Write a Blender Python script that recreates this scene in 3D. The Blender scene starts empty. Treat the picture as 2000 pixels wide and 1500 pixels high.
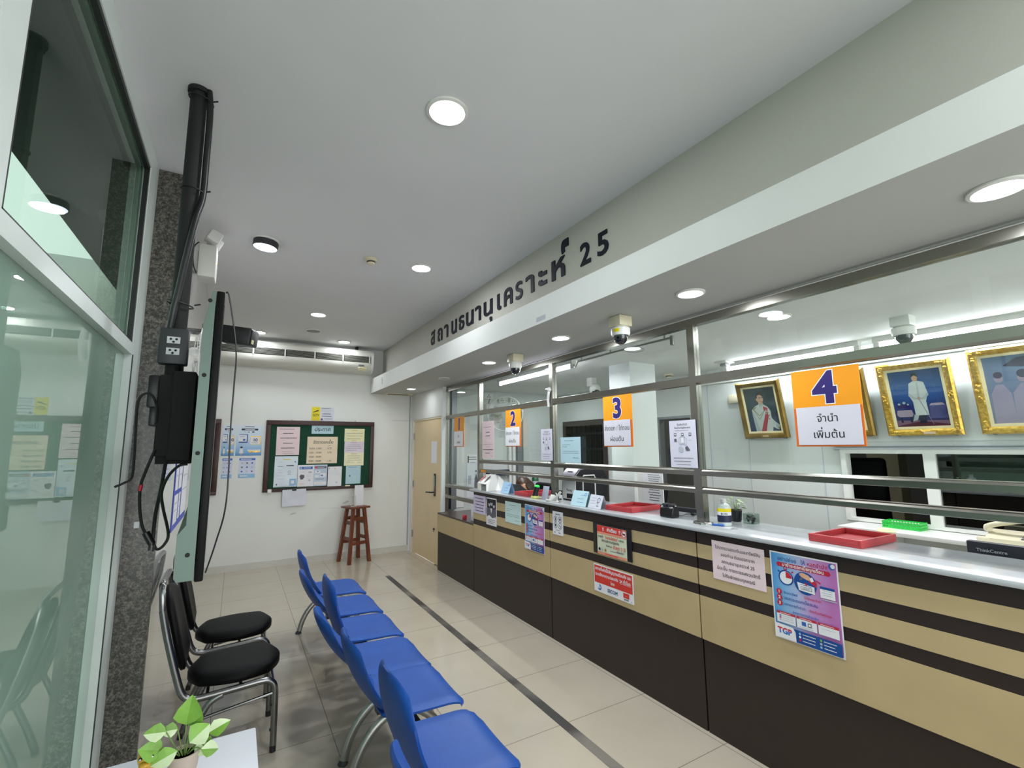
import bpy, bmesh, math, random
import numpy as np
from mathutils import Vector, Matrix, Euler, geometry

random.seed(7)
SC = bpy.context.scene
COL = SC.collection
PI = math.pi

# ------------------------------------------------------------------ camera
F_PX = 909.33
yaw, pit, rol = .5319285, .1347193, -.0071869
_f = Vector((math.sin(yaw)*math.cos(pit), math.cos(yaw)*math.cos(pit), math.sin(pit)))
_r = Vector((math.cos(yaw), -math.sin(yaw), 0)); _u = _r.cross(_f)
_r2 = _r*math.cos(rol)+_u*math.sin(rol); _u2 = -_r*math.sin(rol)+_u*math.cos(rol)
cam = bpy.data.cameras.new('camera'); cam.sensor_width = 36; cam.lens = F_PX/2000*36
cam.clip_start = .02
co = bpy.data.objects.new('camera', cam); COL.objects.link(co)
R3 = Matrix((_r2, _u2, -_f)).transposed()
co.matrix_world = Matrix.Translation((0, 0, 1.6)) @ R3.to_4x4()
SC.camera = co

# ------------------------------------------------------------------ world, exposure
w = bpy.data.worlds.new('world'); SC.world = w; w.use_nodes = True
bg = w.node_tree.nodes['Background']
bg.inputs[0].default_value = (.97, .985, 1.0, 1); bg.inputs[1].default_value = 4.0
SC.view_settings.view_transform = 'Standard'
SC.view_settings.look = 'None'
SC.view_settings.exposure = 0.3
SC.view_settings.gamma = 1
SC.view_settings.use_curve_mapping = False
LAMP = 7.0      # watts of one ceiling downlight
TUBE = 9.0      # watts of one fluorescent tube
try:
    SC.cycles.max_bounces = 10; SC.cycles.diffuse_bounces = 6; SC.cycles.glossy_bounces = 5
    SC.cycles.transparent_max_bounces = 12; SC.cycles.caustics_reflective = False
    SC.cycles.caustics_refractive = False; SC.cycles.sample_clamp_indirect = 6
    SC.cycles.use_denoising = True
except Exception: pass

# ------------------------------------------------------------------ materials
MATS = {}
def lin(h):
    h = h.lstrip('#'); c = [int(h[i:i+2], 16)/255 for i in (0, 2, 4)]
    return tuple(x/12.92 if x <= .04045 else ((x+.055)/1.055)**2.4 for x in c)+(1,)
def base(name):
    m = bpy.data.materials.new(name); m.use_nodes = True
    nt = m.node_tree; return m, nt, nt.nodes['Principled BSDF']
def mat(name, hexc, rough=.5, metal=0, spec=.5, var=.06, scale=6, bump=0, coat=0, hex2=None, detail=3):
    """procedural paint / plastic / cloth: noise moves the colour a little and may bump the surface"""
    if name in MATS: return MATS[name]
    m, nt, b = base(name)
    tc = nt.nodes.new('ShaderNodeTexCoord'); nz = nt.nodes.new('ShaderNodeTexNoise')
    nz.inputs['Scale'].default_value = scale; nz.inputs['Detail'].default_value = detail
    nt.links.new(tc.outputs['Object'], nz.inputs['Vector'])
    rp = nt.nodes.new('ShaderNodeValToRGB'); c = lin(hexc)
    c2 = lin(hex2) if hex2 else tuple(min(1, x*(1+var)) for x in c[:3])+(1,)
    c1 = c if hex2 else tuple(x*(1-var) for x in c[:3])+(1,)
    rp.color_ramp.elements[0].color = c1; rp.color_ramp.elements[1].color = c2
    rp.color_ramp.elements[0].position = .3; rp.color_ramp.elements[1].position = .7
    nt.links.new(nz.outputs['Fac'], rp.inputs['Fac']); nt.links.new(rp.outputs['Color'], b.inputs['Base Color'])
    b.inputs['Roughness'].default_value = rough; b.inputs['Metallic'].default_value = metal
    b.inputs['Specular IOR Level'].default_value = spec; b.inputs['Coat Weight'].default_value = coat
    b.inputs['Coat Roughness'].default_value = .04
    if bump:
        bp = nt.nodes.new('ShaderNodeBump'); bp.inputs['Strength'].default_value = bump; bp.inputs['Distance'].default_value = .01
        nt.links.new(nz.outputs['Fac'], bp.inputs['Height']); nt.links.new(bp.outputs['Normal'], b.inputs['Normal'])
    MATS[name] = m; return m
def emit(name, hexc, k):
    if name in MATS: return MATS[name]
    m, nt, b = base(name)
    b.inputs['Base Color'].default_value = lin(hexc); b.inputs['Emission Color'].default_value = lin(hexc)
    b.inputs['Emission Strength'].default_value = k; MATS[name] = m; return m
def glass(name, tint, film=0.0, filmcol='#9fb8ac', refl=1.0, rough=.0):
    """flat pane: tinted see-through + fresnel mirror, and a share of translucent film stuck on it"""
    if name in MATS: return MATS[name]
    m = bpy.data.materials.new(name); m.use_nodes = True; nt = m.node_tree; nt.nodes.clear()
    out = nt.nodes.new('ShaderNodeOutputMaterial'); tr = nt.nodes.new('ShaderNodeBsdfTransparent')
    tr.inputs[0].default_value = lin(tint); gl = nt.nodes.new('ShaderNodeBsdfGlossy'); gl.inputs['Roughness'].default_value = rough
    gl.inputs[0].default_value = (.95, 1, .97, 1)
    cur = tr.outputs[0]
    if film:
        d = nt.nodes.new('ShaderNodeBsdfDiffuse'); t2 = nt.nodes.new('ShaderNodeBsdfTranslucent')
        d.inputs[0].default_value = lin(filmcol); t2.inputs[0].default_value = lin(filmcol)
        a = nt.nodes.new('ShaderNodeMixShader'); a.inputs[0].default_value = .4
        nt.links.new(d.outputs[0], a.inputs[1]); nt.links.new(t2.outputs[0], a.inputs[2])
        bq = nt.nodes.new('ShaderNodeMixShader'); bq.inputs[0].default_value = film
        nt.links.new(cur, bq.inputs[1]); nt.links.new(a.outputs[0], bq.inputs[2]); cur = bq.outputs[0]
    lw = nt.nodes.new('ShaderNodeLayerWeight'); lw.inputs[0].default_value = .5   # Schlick: same from both faces of the pane
    pw = nt.nodes.new('ShaderNodeMath'); pw.operation = 'POWER'; pw.inputs[1].default_value = 5; nt.links.new(lw.outputs['Facing'], pw.inputs[0])
    ma = nt.nodes.new('ShaderNodeMath'); ma.operation = 'MULTIPLY_ADD'; ma.inputs[1].default_value = .96; ma.inputs[2].default_value = .04; nt.links.new(pw.outputs[0], ma.inputs[0])
    mu = nt.nodes.new('ShaderNodeMath'); mu.operation = 'MULTIPLY'; mu.inputs[1].default_value = refl; mu.use_clamp = True
    nt.links.new(ma.outputs[0], mu.inputs[0])
    mx = nt.nodes.new('ShaderNodeMixShader'); nt.links.new(mu.outputs[0], mx.inputs[0])
    nt.links.new(cur, mx.inputs[1]); nt.links.new(gl.outputs[0], mx.inputs[2]); nt.links.new(mx.outputs[0], out.inputs[0])
    MATS[name] = m; return m
def nodes_math(nt, op, a, b=None):
    n = nt.nodes.new('ShaderNodeMath'); n.operation = op
    for i, v in enumerate((a, b)):
        if v is None: continue
        if isinstance(v, (int, float)): n.inputs[i].default_value = v
        else: nt.links.new(v, n.inputs[i])
    return n.outputs[0]
def tile_floor():
    m, nt, b = base('floor_tile')
    tc = nt.nodes.new('ShaderNodeTexCoord'); sp = nt.nodes.new('ShaderNodeSeparateXYZ'); nt.links.new(tc.outputs['Object'], sp.inputs[0])
    def line(o, off):
        a = nodes_math(nt, 'ADD', o, off); a = nodes_math(nt, 'DIVIDE', a, .6); a = nodes_math(nt, 'FRACT', a)
        a = nodes_math(nt, 'SUBTRACT', a, .5); a = nodes_math(nt, 'ABSOLUTE', a); return nodes_math(nt, 'GREATER_THAN', a, .4965)
    g = nodes_math(nt, 'MAXIMUM', line(sp.outputs[0], 6.03), line(sp.outputs[1], 6.0))
    nz = nt.nodes.new('ShaderNodeTexNoise'); nz.inputs['Scale'].default_value = 2.2; nz.inputs['Detail'].default_value = 5
    nt.links.new(tc.outputs['Object'], nz.inputs['Vector'])
    rp = nt.nodes.new('ShaderNodeValToRGB'); rp.color_ramp.elements[0].color = lin('#b2a898'); rp.color_ramp.elements[1].color = lin('#c5bcab')
    nt.links.new(nz.outputs['Fac'], rp.inputs['Fac'])
    mx = nt.nodes.new('ShaderNodeMix'); mx.data_type = 'RGBA'; nt.links.new(g, mx.inputs['Factor'])
    nt.links.new(rp.outputs['Color'], mx.inputs['A']); mx.inputs['B'].default_value = lin('#7d776c')
    nt.links.new(mx.outputs['Result'], b.inputs['Base Color'])
    r = nodes_math(nt, 'MULTIPLY', nz.outputs['Fac'], .12); r = nodes_math(nt, 'ADD', r, .05)
    nt.links.new(r, b.inputs['Roughness']); b.inputs['Specular IOR Level'].default_value = .5
    return m
def granite():
    m, nt, b = base('granite')
    tc = nt.nodes.new('ShaderNodeTexCoord'); v = nt.nodes.new('ShaderNodeTexVoronoi'); v.inputs['Scale'].default_value = 120
    n = nt.nodes.new('ShaderNodeTexNoise'); n.inputs['Scale'].default_value = 46; n.inputs['Detail'].default_value = 8; n.inputs['Roughness'].default_value = .78
    for k in (v, n): nt.links.new(tc.outputs['Object'], k.inputs['Vector'])
    rp = nt.nodes.new('ShaderNodeValToRGB'); e = rp.color_ramp.elements
    e[0].color = lin('#131412'); e[0].position = .34; e[1].color = lin('#7d7970'); e[1].position = .74
    x = e.new(.52); x.color = lin('#3b3a36')
    s = nodes_math(nt, 'MULTIPLY', v.outputs['Distance'], .25); s = nodes_math(nt, 'ADD', s, n.outputs['Fac']); s = nodes_math(nt, 'SUBTRACT', s, .07)
    nt.links.new(s, rp.inputs['Fac']); nt.links.new(rp.outputs['Color'], b.inputs['Base Color']); b.inputs['Roughness'].default_value = .28
    return m
def ramp_mat(name, axis, stops, rough=.35):
    """a printed colour blend across the sheet"""
    if name in MATS: return MATS[name]
    m, nt, b = base(name)
    tc = nt.nodes.new('ShaderNodeTexCoord'); sp = nt.nodes.new('ShaderNodeSeparateXYZ'); nt.links.new(tc.outputs['Generated'], sp.inputs[0])
    rp = nt.nodes.new('ShaderNodeValToRGB'); e = rp.color_ramp.elements
    x = sp.outputs[0]
    if axis == 'd':
        x = nodes_math(nt, 'SUBTRACT', nodes_math(nt, 'ADD', nodes_math(nt, 'MULTIPLY', sp.outputs[0], 1.1), 0.1), nodes_math(nt, 'MULTIPLY', sp.outputs[1], .12))
    if axis == 'y': x = sp.outputs[1]
    nt.links.new(x, rp.inputs['Fac'])
    e[0].position, e[0].color = stops[0][0], lin(stops[0][1]); e[1].position, e[1].color = stops[-1][0], lin(stops[-1][1])
    for p, c in stops[1:-1]: k = e.new(p); k.color = lin(c)
    nt.links.new(rp.outputs['Color'], b.inputs['Base Color']); b.inputs['Roughness'].default_value = rough
    MATS[name] = m; return m
def steel():
    m, nt, b = base('stainless_steel')
    tc = nt.nodes.new('ShaderNodeTexCoord'); mp = nt.nodes.new('ShaderNodeMapping'); mp.inputs['Scale'].default_value = (9, 9, 9)
    n = nt.nodes.new('ShaderNodeTexNoise'); n.inputs['Scale'].default_value = 1; n.inputs['Detail'].default_value = 4
    nt.links.new(tc.outputs['Object'], mp.inputs[0]); nt.links.new(mp.outputs[0], n.inputs['Vector'])
    b.inputs['Base Color'].default_value = lin('#96948c'); b.inputs['Metallic'].default_value = 1
    r = nodes_math(nt, 'MULTIPLY', n.outputs['Fac'], .1); r = nodes_math(nt, 'ADD', r, .2); nt.links.new(r, b.inputs['Roughness'])
    return m

M_ = mat
WHITE = M_('white_paint', '#dcdedb', .6, var=.02, scale=2)
CEIL = M_('ceiling_paint', '#dfe0e2', .8, var=.02, scale=1.5)
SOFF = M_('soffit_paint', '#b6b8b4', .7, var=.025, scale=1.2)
FASC = M_('fascia_paint', '#bcbab1', .75, var=.03, scale=1.2)
WALLB = M_('wall_paint', '#dfe1dd', .45, var=.025, scale=1.3)
GLOSSW = M_('white_wall_tile', '#d3d3cf', .05, var=.02, scale=1.5, coat=1)
INW = M_('interior_wall_panel', '#cfd4d1', .35, var=.02, scale=1.4)
FLOOR = tile_floor(); GRAN = granite(); STEEL = steel()
ALU = M_('white_aluminium', '#dce5e1', .35, var=.02)
ALUG = M_('grey_aluminium', '#8b8f92', .35, metal=.6)
BLACKP = M_('black_plastic', '#101114', .4, var=.1)
BLACKM = M_('black_matte', '#08080a', .75, var=.1)
DKGREY = M_('dark_grey_plastic', '#2b2d31', .45)
CHROME = M_('chrome', '#b9b9b9', .12, metal=1, var=.03)
GREYMET = M_('grey_metal', '#9c9d9a', .3, metal=.9)
WPL = M_('white_plastic', '#e2e2de', .35, var=.02)
IVORY = M_('ivory_plastic', '#d6cfb4', .4, var=.03)
BROWN = M_('dark_brown_laminate', '#302621', .42, spec=.35, var=.06, scale=9)
BEIGE = M_('beige_laminate', '#bba67c', .4, var=.05, scale=5)
DOORM = M_('door_laminate', '#ddc79f', .4, var=.035, scale=3)
QUARTZ = M_('white_quartz', '#b3b7ba', .16, var=.04, scale=7)
BLUE = M_('blue_polyurethane', '#064a9f', .48, var=.07, scale=9, bump=.05)
BLKV = M_('black_vinyl', '#060607', .5, spec=.14, var=.12, scale=12)
WOOD = M_('dark_red_wood', '#5d2c1b', .35, scale=7, hex2='#7d4229')
DARKWOOD = M_('board_frame_wood', '#3b1f1a', .45, var=.15, scale=8)
GREENF = M_('green_felt', '#12402c', .95, var=.1, scale=60)
PAPER = M_('white_paper', '#e6e6ea', .7, var=.015)
PINK = M_('pink_paper', '#e9d3d8', .7, var=.02)
LBLUE = M_('pale_blue_paper', '#b4d3dd', .7, var=.02)
PGREEN = M_('pale_green_paper', '#c4e0dc', .7, var=.02)
CREAM = M_('cream_paper', '#e9d8bd', .7, var=.03)
YELP = M_('yellow_paper', '#e9e5ba', .7, var=.02)
YELLOW = M_('yellow_print', '#e8d513', .5, var=.02)
INK = M_('black_ink', '#15161c', .6)
INKG = M_('grey_ink', '#5c5d68', .6)
PALEG = M_('pale_grey_ink', '#b4b8c2', .6)
NAVY = M_('navy_ink', '#141a3c', .5)
PURP = M_('purple_ink', '#2a1a6c', .45)
ORANGE = M_('orange_board', '#ee9a1c', .35, var=.03)
ORED = M_('orange_red_print', '#e2702a', .35)
RED = M_('red_print', '#d2362a', .4, var=.03)
CRIM = M_('crimson_print', '#c0283c', .4, var=.03)
SALM = M_('salmon_print', '#dd9478', .5)
BLUEP = M_('blue_print', '#2a62b4', .45, var=.05)
DBLUE = M_('dark_blue_print', '#0f4a94', .45)
SKYP = M_('sky_blue_print', '#8fb9dc', .5, var=.05)
SKIN = M_('skin_tone', '#d9a888', .5, var=.03)
REDTR = M_('red_tray_lacquer', '#b03a3f', .4, var=.04)
GOLD = M_('gold_leaf', '#b98d32', .34, metal=.75, var=.25, scale=40, bump=.5, hex2='#dcb95a')
OLDGOLD = M_('antique_gold', '#6b5522', .38, metal=.7, var=.2, scale=12, hex2='#94783a')
LEAF = M_('leaf_green', '#76a53c', .45, var=.2, scale=20)
LEAFP = M_('leaf_pale', '#cfe0b4', .45, var=.08, scale=20)

# ------------------------------------------------------------------ mesh helpers
def frame_of(d):
    d = d.normalized(); a = Vector((0, 0, 1)) if abs(d.z) < .95 else Vector((1, 0, 0))
    x = a.cross(d).normalized(); return x, d.cross(x)
class MB:
    def __init__(s): s.v = []; s.f = []; s.m = []
    def add(s, vs, fs, m=0):
        n = len(s.v); s.v += [Vector(v) for v in vs]; s.f += [tuple(i+n for i in f) for f in fs]; s.m += [m]*len(fs); return s
    def bm(s, b, m=0):
        b.verts.index_update(); s.add([v.co.copy() for v in b.verts], [[v.index for v in f.verts] for f in b.faces], m); b.free(); return s
    def box(s, a, b, m=0):
        x0, x1 = sorted((a[0], b[0])); y0, y1 = sorted((a[1], b[1])); z0, z1 = sorted((a[2], b[2]))
        return s.add([(x0,y0,z0),(x1,y0,z0),(x1,y1,z0),(x0,y1,z0),(x0,y0,z1),(x1,y0,z1),(x1,y1,z1),(x0,y1,z1)],
                     [(0,3,2,1),(4,5,6,7),(0,1,5,4),(1,2,6,5),(2,3,7,6),(3,0,4,7)], m)
    def rbox(s, a, b, r=.005, seg=2, m=0, rot=None):
        a, b = Vector(a), Vector(b); c = (a+b)/2; d = b-a
        k = bmesh.new(); bmesh.ops.create_cube(k, size=1)
        for v in k.verts: v.co = Vector((v.co.x*abs(d.x), v.co.y*abs(d.y), v.co.z*abs(d.z)))
        bmesh.ops.bevel(k, geom=k.edges[:], offset=min(r, min(abs(d.x), abs(d.y), abs(d.z))*.49), segments=seg, profile=.5, affect='EDGES')
        for v in k.verts: v.co = (rot @ v.co if rot else v.co)+c
        return s.bm(k, m)
    def cyl(s, p, q, r, r2=None, n=20, m=0, cap=True):
        p, q = Vector(p), Vector(q); r2 = r if r2 is None else r2; x, y = frame_of(q-p); vs = []
        for c, rr in ((p, r), (q, r2)):
            vs += [c+x*rr*math.cos(2*PI*i/n)+y*rr*math.sin(2*PI*i/n) for i in range(n)]
        fs = [(i, (i+1) % n, n+(i+1) % n, n+i) for i in range(n)]
        if cap: fs += [tuple(range(n-1, -1, -1)), tuple(range(n, 2*n))]
        return s.add(vs, fs, m)
    def tube(s, pts, r, n=8, m=0, closed=False, flat=None):
        pts = [Vector(p) for p in pts]; L = len(pts); rs = r if isinstance(r, (list, tuple)) else [r]*L; vs = []; x = None
        for i, p in enumerate(pts):
            a = pts[i-1] if (i or closed) else p; b = pts[(i+1) % L] if (i < L-1 or closed) else p
            d = (b-a).normalized()
            if x is None: x, y = frame_of(d)
            else:
                x = (x-d*x.dot(d)).normalized(); y = d.cross(x)
            for k in range(n):
                t = 2*PI*k/n; vs.append(p+x*rs[i]*math.cos(t)+y*rs[i]*math.sin(t)*(flat or 1))
        fs = []
        for i in range(L if closed else L-1):
            j = (i+1) % L
            fs += [(i*n+k, i*n+(k+1) % n, j*n+(k+1) % n, j*n+k) for k in range(n)]
        if not closed: fs += [tuple(range(n-1, -1, -1)), tuple((L-1)*n+k for k in range(n))]
        return s.add(vs, fs, m)
    def lathe(s, prof, c=(0,0,0), n=28, m=0, axis=(0,0,1)):
        c = Vector(c); ax = Vector(axis).normalized(); x, y = frame_of(ax); vs = []; L = len(prof)
        for r, z in prof: vs += [c+ax*z+(x*math.cos(2*PI*i/n)+y*math.sin(2*PI*i/n))*max(r, 1e-5) for i in range(n)]
        fs = [(j*n+i, j*n+(i+1) % n, (j+1)*n+(i+1) % n, (j+1)*n+i) for j in range(L-1) for i in range(n)]
        fs += [tuple(range(n-1, -1, -1)), tuple((L-1)*n+i for i in range(n))]
        return s.add(vs, fs, m)
    def ball(s, c, r, n=16, m=0, rot=None):
        r = r if isinstance(r, (tuple, list)) else (r, r, r); k = bmesh.new()
        bmesh.ops.create_uvsphere(k, u_segments=n, v_segments=max(6, n*2//3), radius=1)
        for v in k.verts:
            q = Vector((v.co.x*r[0], v.co.y*r[1], v.co.z*r[2])); v.co = (rot @ q if rot else q)+Vector(c)
        return s.bm(k, m)
    def prism(s, poly, o, ux, uy, d, m=0):
        """2-D outline in the plane (o, ux, uy) extruded by vector d"""
        o, ux, uy, d = map(Vector, (o, ux, uy, d)); n = len(poly)
        vs = [o+ux*a+uy*b for a, b in poly]; vs += [v+d for v in vs]
        fs = [tuple(range(n-1, -1, -1)), tuple(range(n, 2*n))]+[(i, (i+1) % n, n+(i+1) % n, n+i) for i in range(n)]
        return s.add(vs, fs, m)
    def xf(s, Mx, n0=0):
        for i in range(n0, len(s.v)): s.v[i] = Mx @ s.v[i]
        return s
    def build(s, name, mats, parent=None, angle=38, origin=None, normals=True):
        mats = mats if isinstance(mats, (list, tuple)) else [mats]
        org = ORG.get(parent.name, Vector()) if parent else (Vector(origin) if origin is not None else Vector())
        me = bpy.data.meshes.new(name); me.from_pydata([v-org for v in s.v], [], s.f)
        for k in mats: me.materials.append(k)
        me.polygons.foreach_set('material_index', s.m)
        if normals:
            b = bmesh.new(); b.from_mesh(me); bmesh.ops.recalc_face_normals(b, faces=b.faces); b.to_mesh(me); b.free()
        me.polygons.foreach_set('use_smooth', [True]*len(me.polygons)); me.set_sharp_from_angle(angle=math.radians(angle))
        o = bpy.data.objects.new(name, me); COL.objects.link(o)
        if parent: o.parent = parent; ORG[o.name] = org
        else: o.location = org
        return o
ORG = {}
def tag(o, label, cat=None, group=None, kind=None):
    if label: o['label'] = label
    if cat: o['category'] = cat
    if group: o['group'] = group
    if kind: o['kind'] = kind
    return o
def thing(name, label, cat, loc, group=None, local=False, rz=0):
    o = bpy.data.objects.new(name, None); o.empty_display_size = .05; COL.objects.link(o); o.location = loc; o.rotation_euler = (0, 0, rz)
    ORG[o.name] = Vector() if local else Vector(loc)
    return tag(o, label, cat, group)
def solo(name, label, cat, mb, mats, group=None, origin=None, **k):
    if origin is None:
        xs = [v.x for v in mb.v]; ys = [v.y for v in mb.v]; zs = [v.z for v in mb.v]
        origin = ((min(xs)+max(xs))/2, (min(ys)+max(ys))/2, min(zs))
    return tag(mb.build(name, mats, None, origin=origin, **k), label, cat, group)
def struct(name, mb, mats):
    o = mb.build(name, mats); o['kind'] = 'structure'; return o
def dup(root, loc, rz=None, label=None, group=None):
    def cp(o, par):
        c = o.copy(); COL.objects.link(c)
        if par: c.parent = par
        for ch in kids.get(o.name, []): cp(ch, c)
        return c
    kids = {}
    for o in root.children_recursive: kids.setdefault(o.parent.name, []).append(o)
    r = cp(root, None); r.location = loc
    if rz is not None: r.rotation_euler = (0, 0, rz)
    if label: r['label'] = label
    if group: r['group'] = group
    return r
def B(a, b, m=0): return MB().box(a, b, m)
def bez(p0, p1, p2, p3, n=8):
    p0, p1, p2, p3 = map(Vector, (p0, p1, p2, p3))
    return [p0*(1-t)**3+p1*3*t*(1-t)**2+p2*3*t*t*(1-t)+p3*t**3 for t in [i/n for i in range(n+1)]]
def smooth(pts, n=6):
    P = [Vector(p) for p in pts]; out = []
    for i in range(len(P)-1):
        a = P[max(i-1, 0)]; b = P[i]; c = P[i+1]; d = P[min(i+2, len(P)-1)]
        for k in range(n):
            t = k/n; out.append(.5*((2*b)+(c-a)*t+(2*a-5*b+4*c-d)*t*t+(3*b-a-3*c+d)*t**3))
    return out+[P[-1]]

# ------------------------------------------------------------------ lettering
_dg = None
def contours(body, res=3):
    cu = bpy.data.curves.new('g', 'FONT'); cu.body = body; o = bpy.data.objects.new('g', cu); COL.objects.link(o)
    bpy.context.view_layer.update(); dg = bpy.context.evaluated_depsgraph_get()
    c = o.evaluated_get(dg).to_curve(dg); out = []
    for sp in c.splines:
        bp = sp.bezier_points; n = len(bp); pts = []
        for i in range(n):
            a, b = bp[i], bp[(i+1) % n]; p0, p1, p2, p3 = (Vector(q[:2]) for q in (a.co, a.handle_right, b.handle_left, b.co))
            straight = ((p1-p0).cross(p3-p0) if False else abs((p1-p0).x*(p3-p0).y-(p1-p0).y*(p3-p0).x)) < 1e-5 and abs((p2-p0).x*(p3-p0).y-(p2-p0).y*(p3-p0).x) < 1e-5
            k = 1 if straight else res
            for j in range(k):
                t = j/k; pts.append(p0*(1-t)**3+p1*3*t*(1-t)**2+p2*3*t*t*(1-t)+p3*t**3)
        q = []
        for p in pts:
            if not q or (p-q[-1]).length > 1e-4: q.append(p)
        if len(q) > 2 and (q[0]-q[-1]).length < 1e-4: q.pop()
        if len(q) > 2: out.append(np.array([tuple(p) for p in q]))
    bpy.data.objects.remove(o); bpy.data.curves.remove(cu)
    return out
def area(p): x, y = p[:, 0], p[:, 1]; return .5*np.sum(x*np.roll(y, -1)-np.roll(x, -1)*y)
def dilate(cs, d):
    if not d or not cs: return cs
    sg = np.sign(area(max(cs, key=lambda c: abs(area(c))))); out = []
    for c in cs:
        e = np.roll(c, -1, 0)-c; e /= np.linalg.norm(e, axis=1)[:, None]; n = np.stack([e[:, 1], -e[:, 0]], 1)*sg
        v = n+np.roll(n, 1, 0); l = np.linalg.norm(v, axis=1); v /= np.maximum(l, .3)[:, None]
        k = 1/np.maximum(.5*l, .5); out.append(c+v*(d*np.minimum(k, 1.5))[:, None])
    return out
def fill(cs):
    V = []; E = []
    for c in cs:
        n0 = len(V); n = len(c); V += [Vector(p) for p in c]; E += [(n0+i, n0+(i+1) % n) for i in range(n)]
    if not V: return [], []
    r = geometry.delaunay_2d_cdt(V, E, [], 0, 1e-6); vv = np.array([tuple(p) for p in r[0]]); tris = [f for f in r[2] if len(f) == 3]
    if not tris: return [], []
    T = np.array(tris); cen = vv[T].mean(1); wn = np.zeros(len(cen))
    for c in cs:
        a = c; b = np.roll(c, -1, 0)
        for (ax, ay), (bx, by) in zip(a, b):
            isl = (bx-ax)*(cen[:, 1]-ay)-(cen[:, 0]-ax)*(by-ay)
            wn += ((ay <= cen[:, 1]) & (by > cen[:, 1]) & (isl > 0)); wn -= ((ay > cen[:, 1]) & (by <= cen[:, 1]) & (isl < 0))
    T = T[wn != 0]
    return vv, T
_GL = {}
_BAR = None
def glyph(ch, bold, res):
    global _BAR
    k = (ch, bold, res)
    if k in _GL: return _GL[k]
    if _BAR is None: _BAR = contours('|')[0][:, 0].min()
    adv = contours(ch+'|')[-1][:, 0].min()-_BAR
    cs = [] if ch == ' ' else contours(ch, res)
    _GL[k] = (fill(dilate(cs, bold)), adv, dilate(cs, bold)); return _GL[k]
UPV = 'ัิีึืํ็'; TONE = '่้๊๋์'
def layout(s, bold=0, res=3):
    """(glyph, x, y) of every character; a tone mark over an upper vowel moves up"""
    x = 0; out = []; prev = ''
    for ch in s.replace('ำ', 'ํา') if False else s:
        g, adv, cs = glyph(ch, bold, res); dy = .2 if (ch in TONE and prev in UPV) else 0
        out.append((g, x, dy, cs, ch)); x += adv*(1 if adv > .02 else 0); prev = ch
    return out, x

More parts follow.
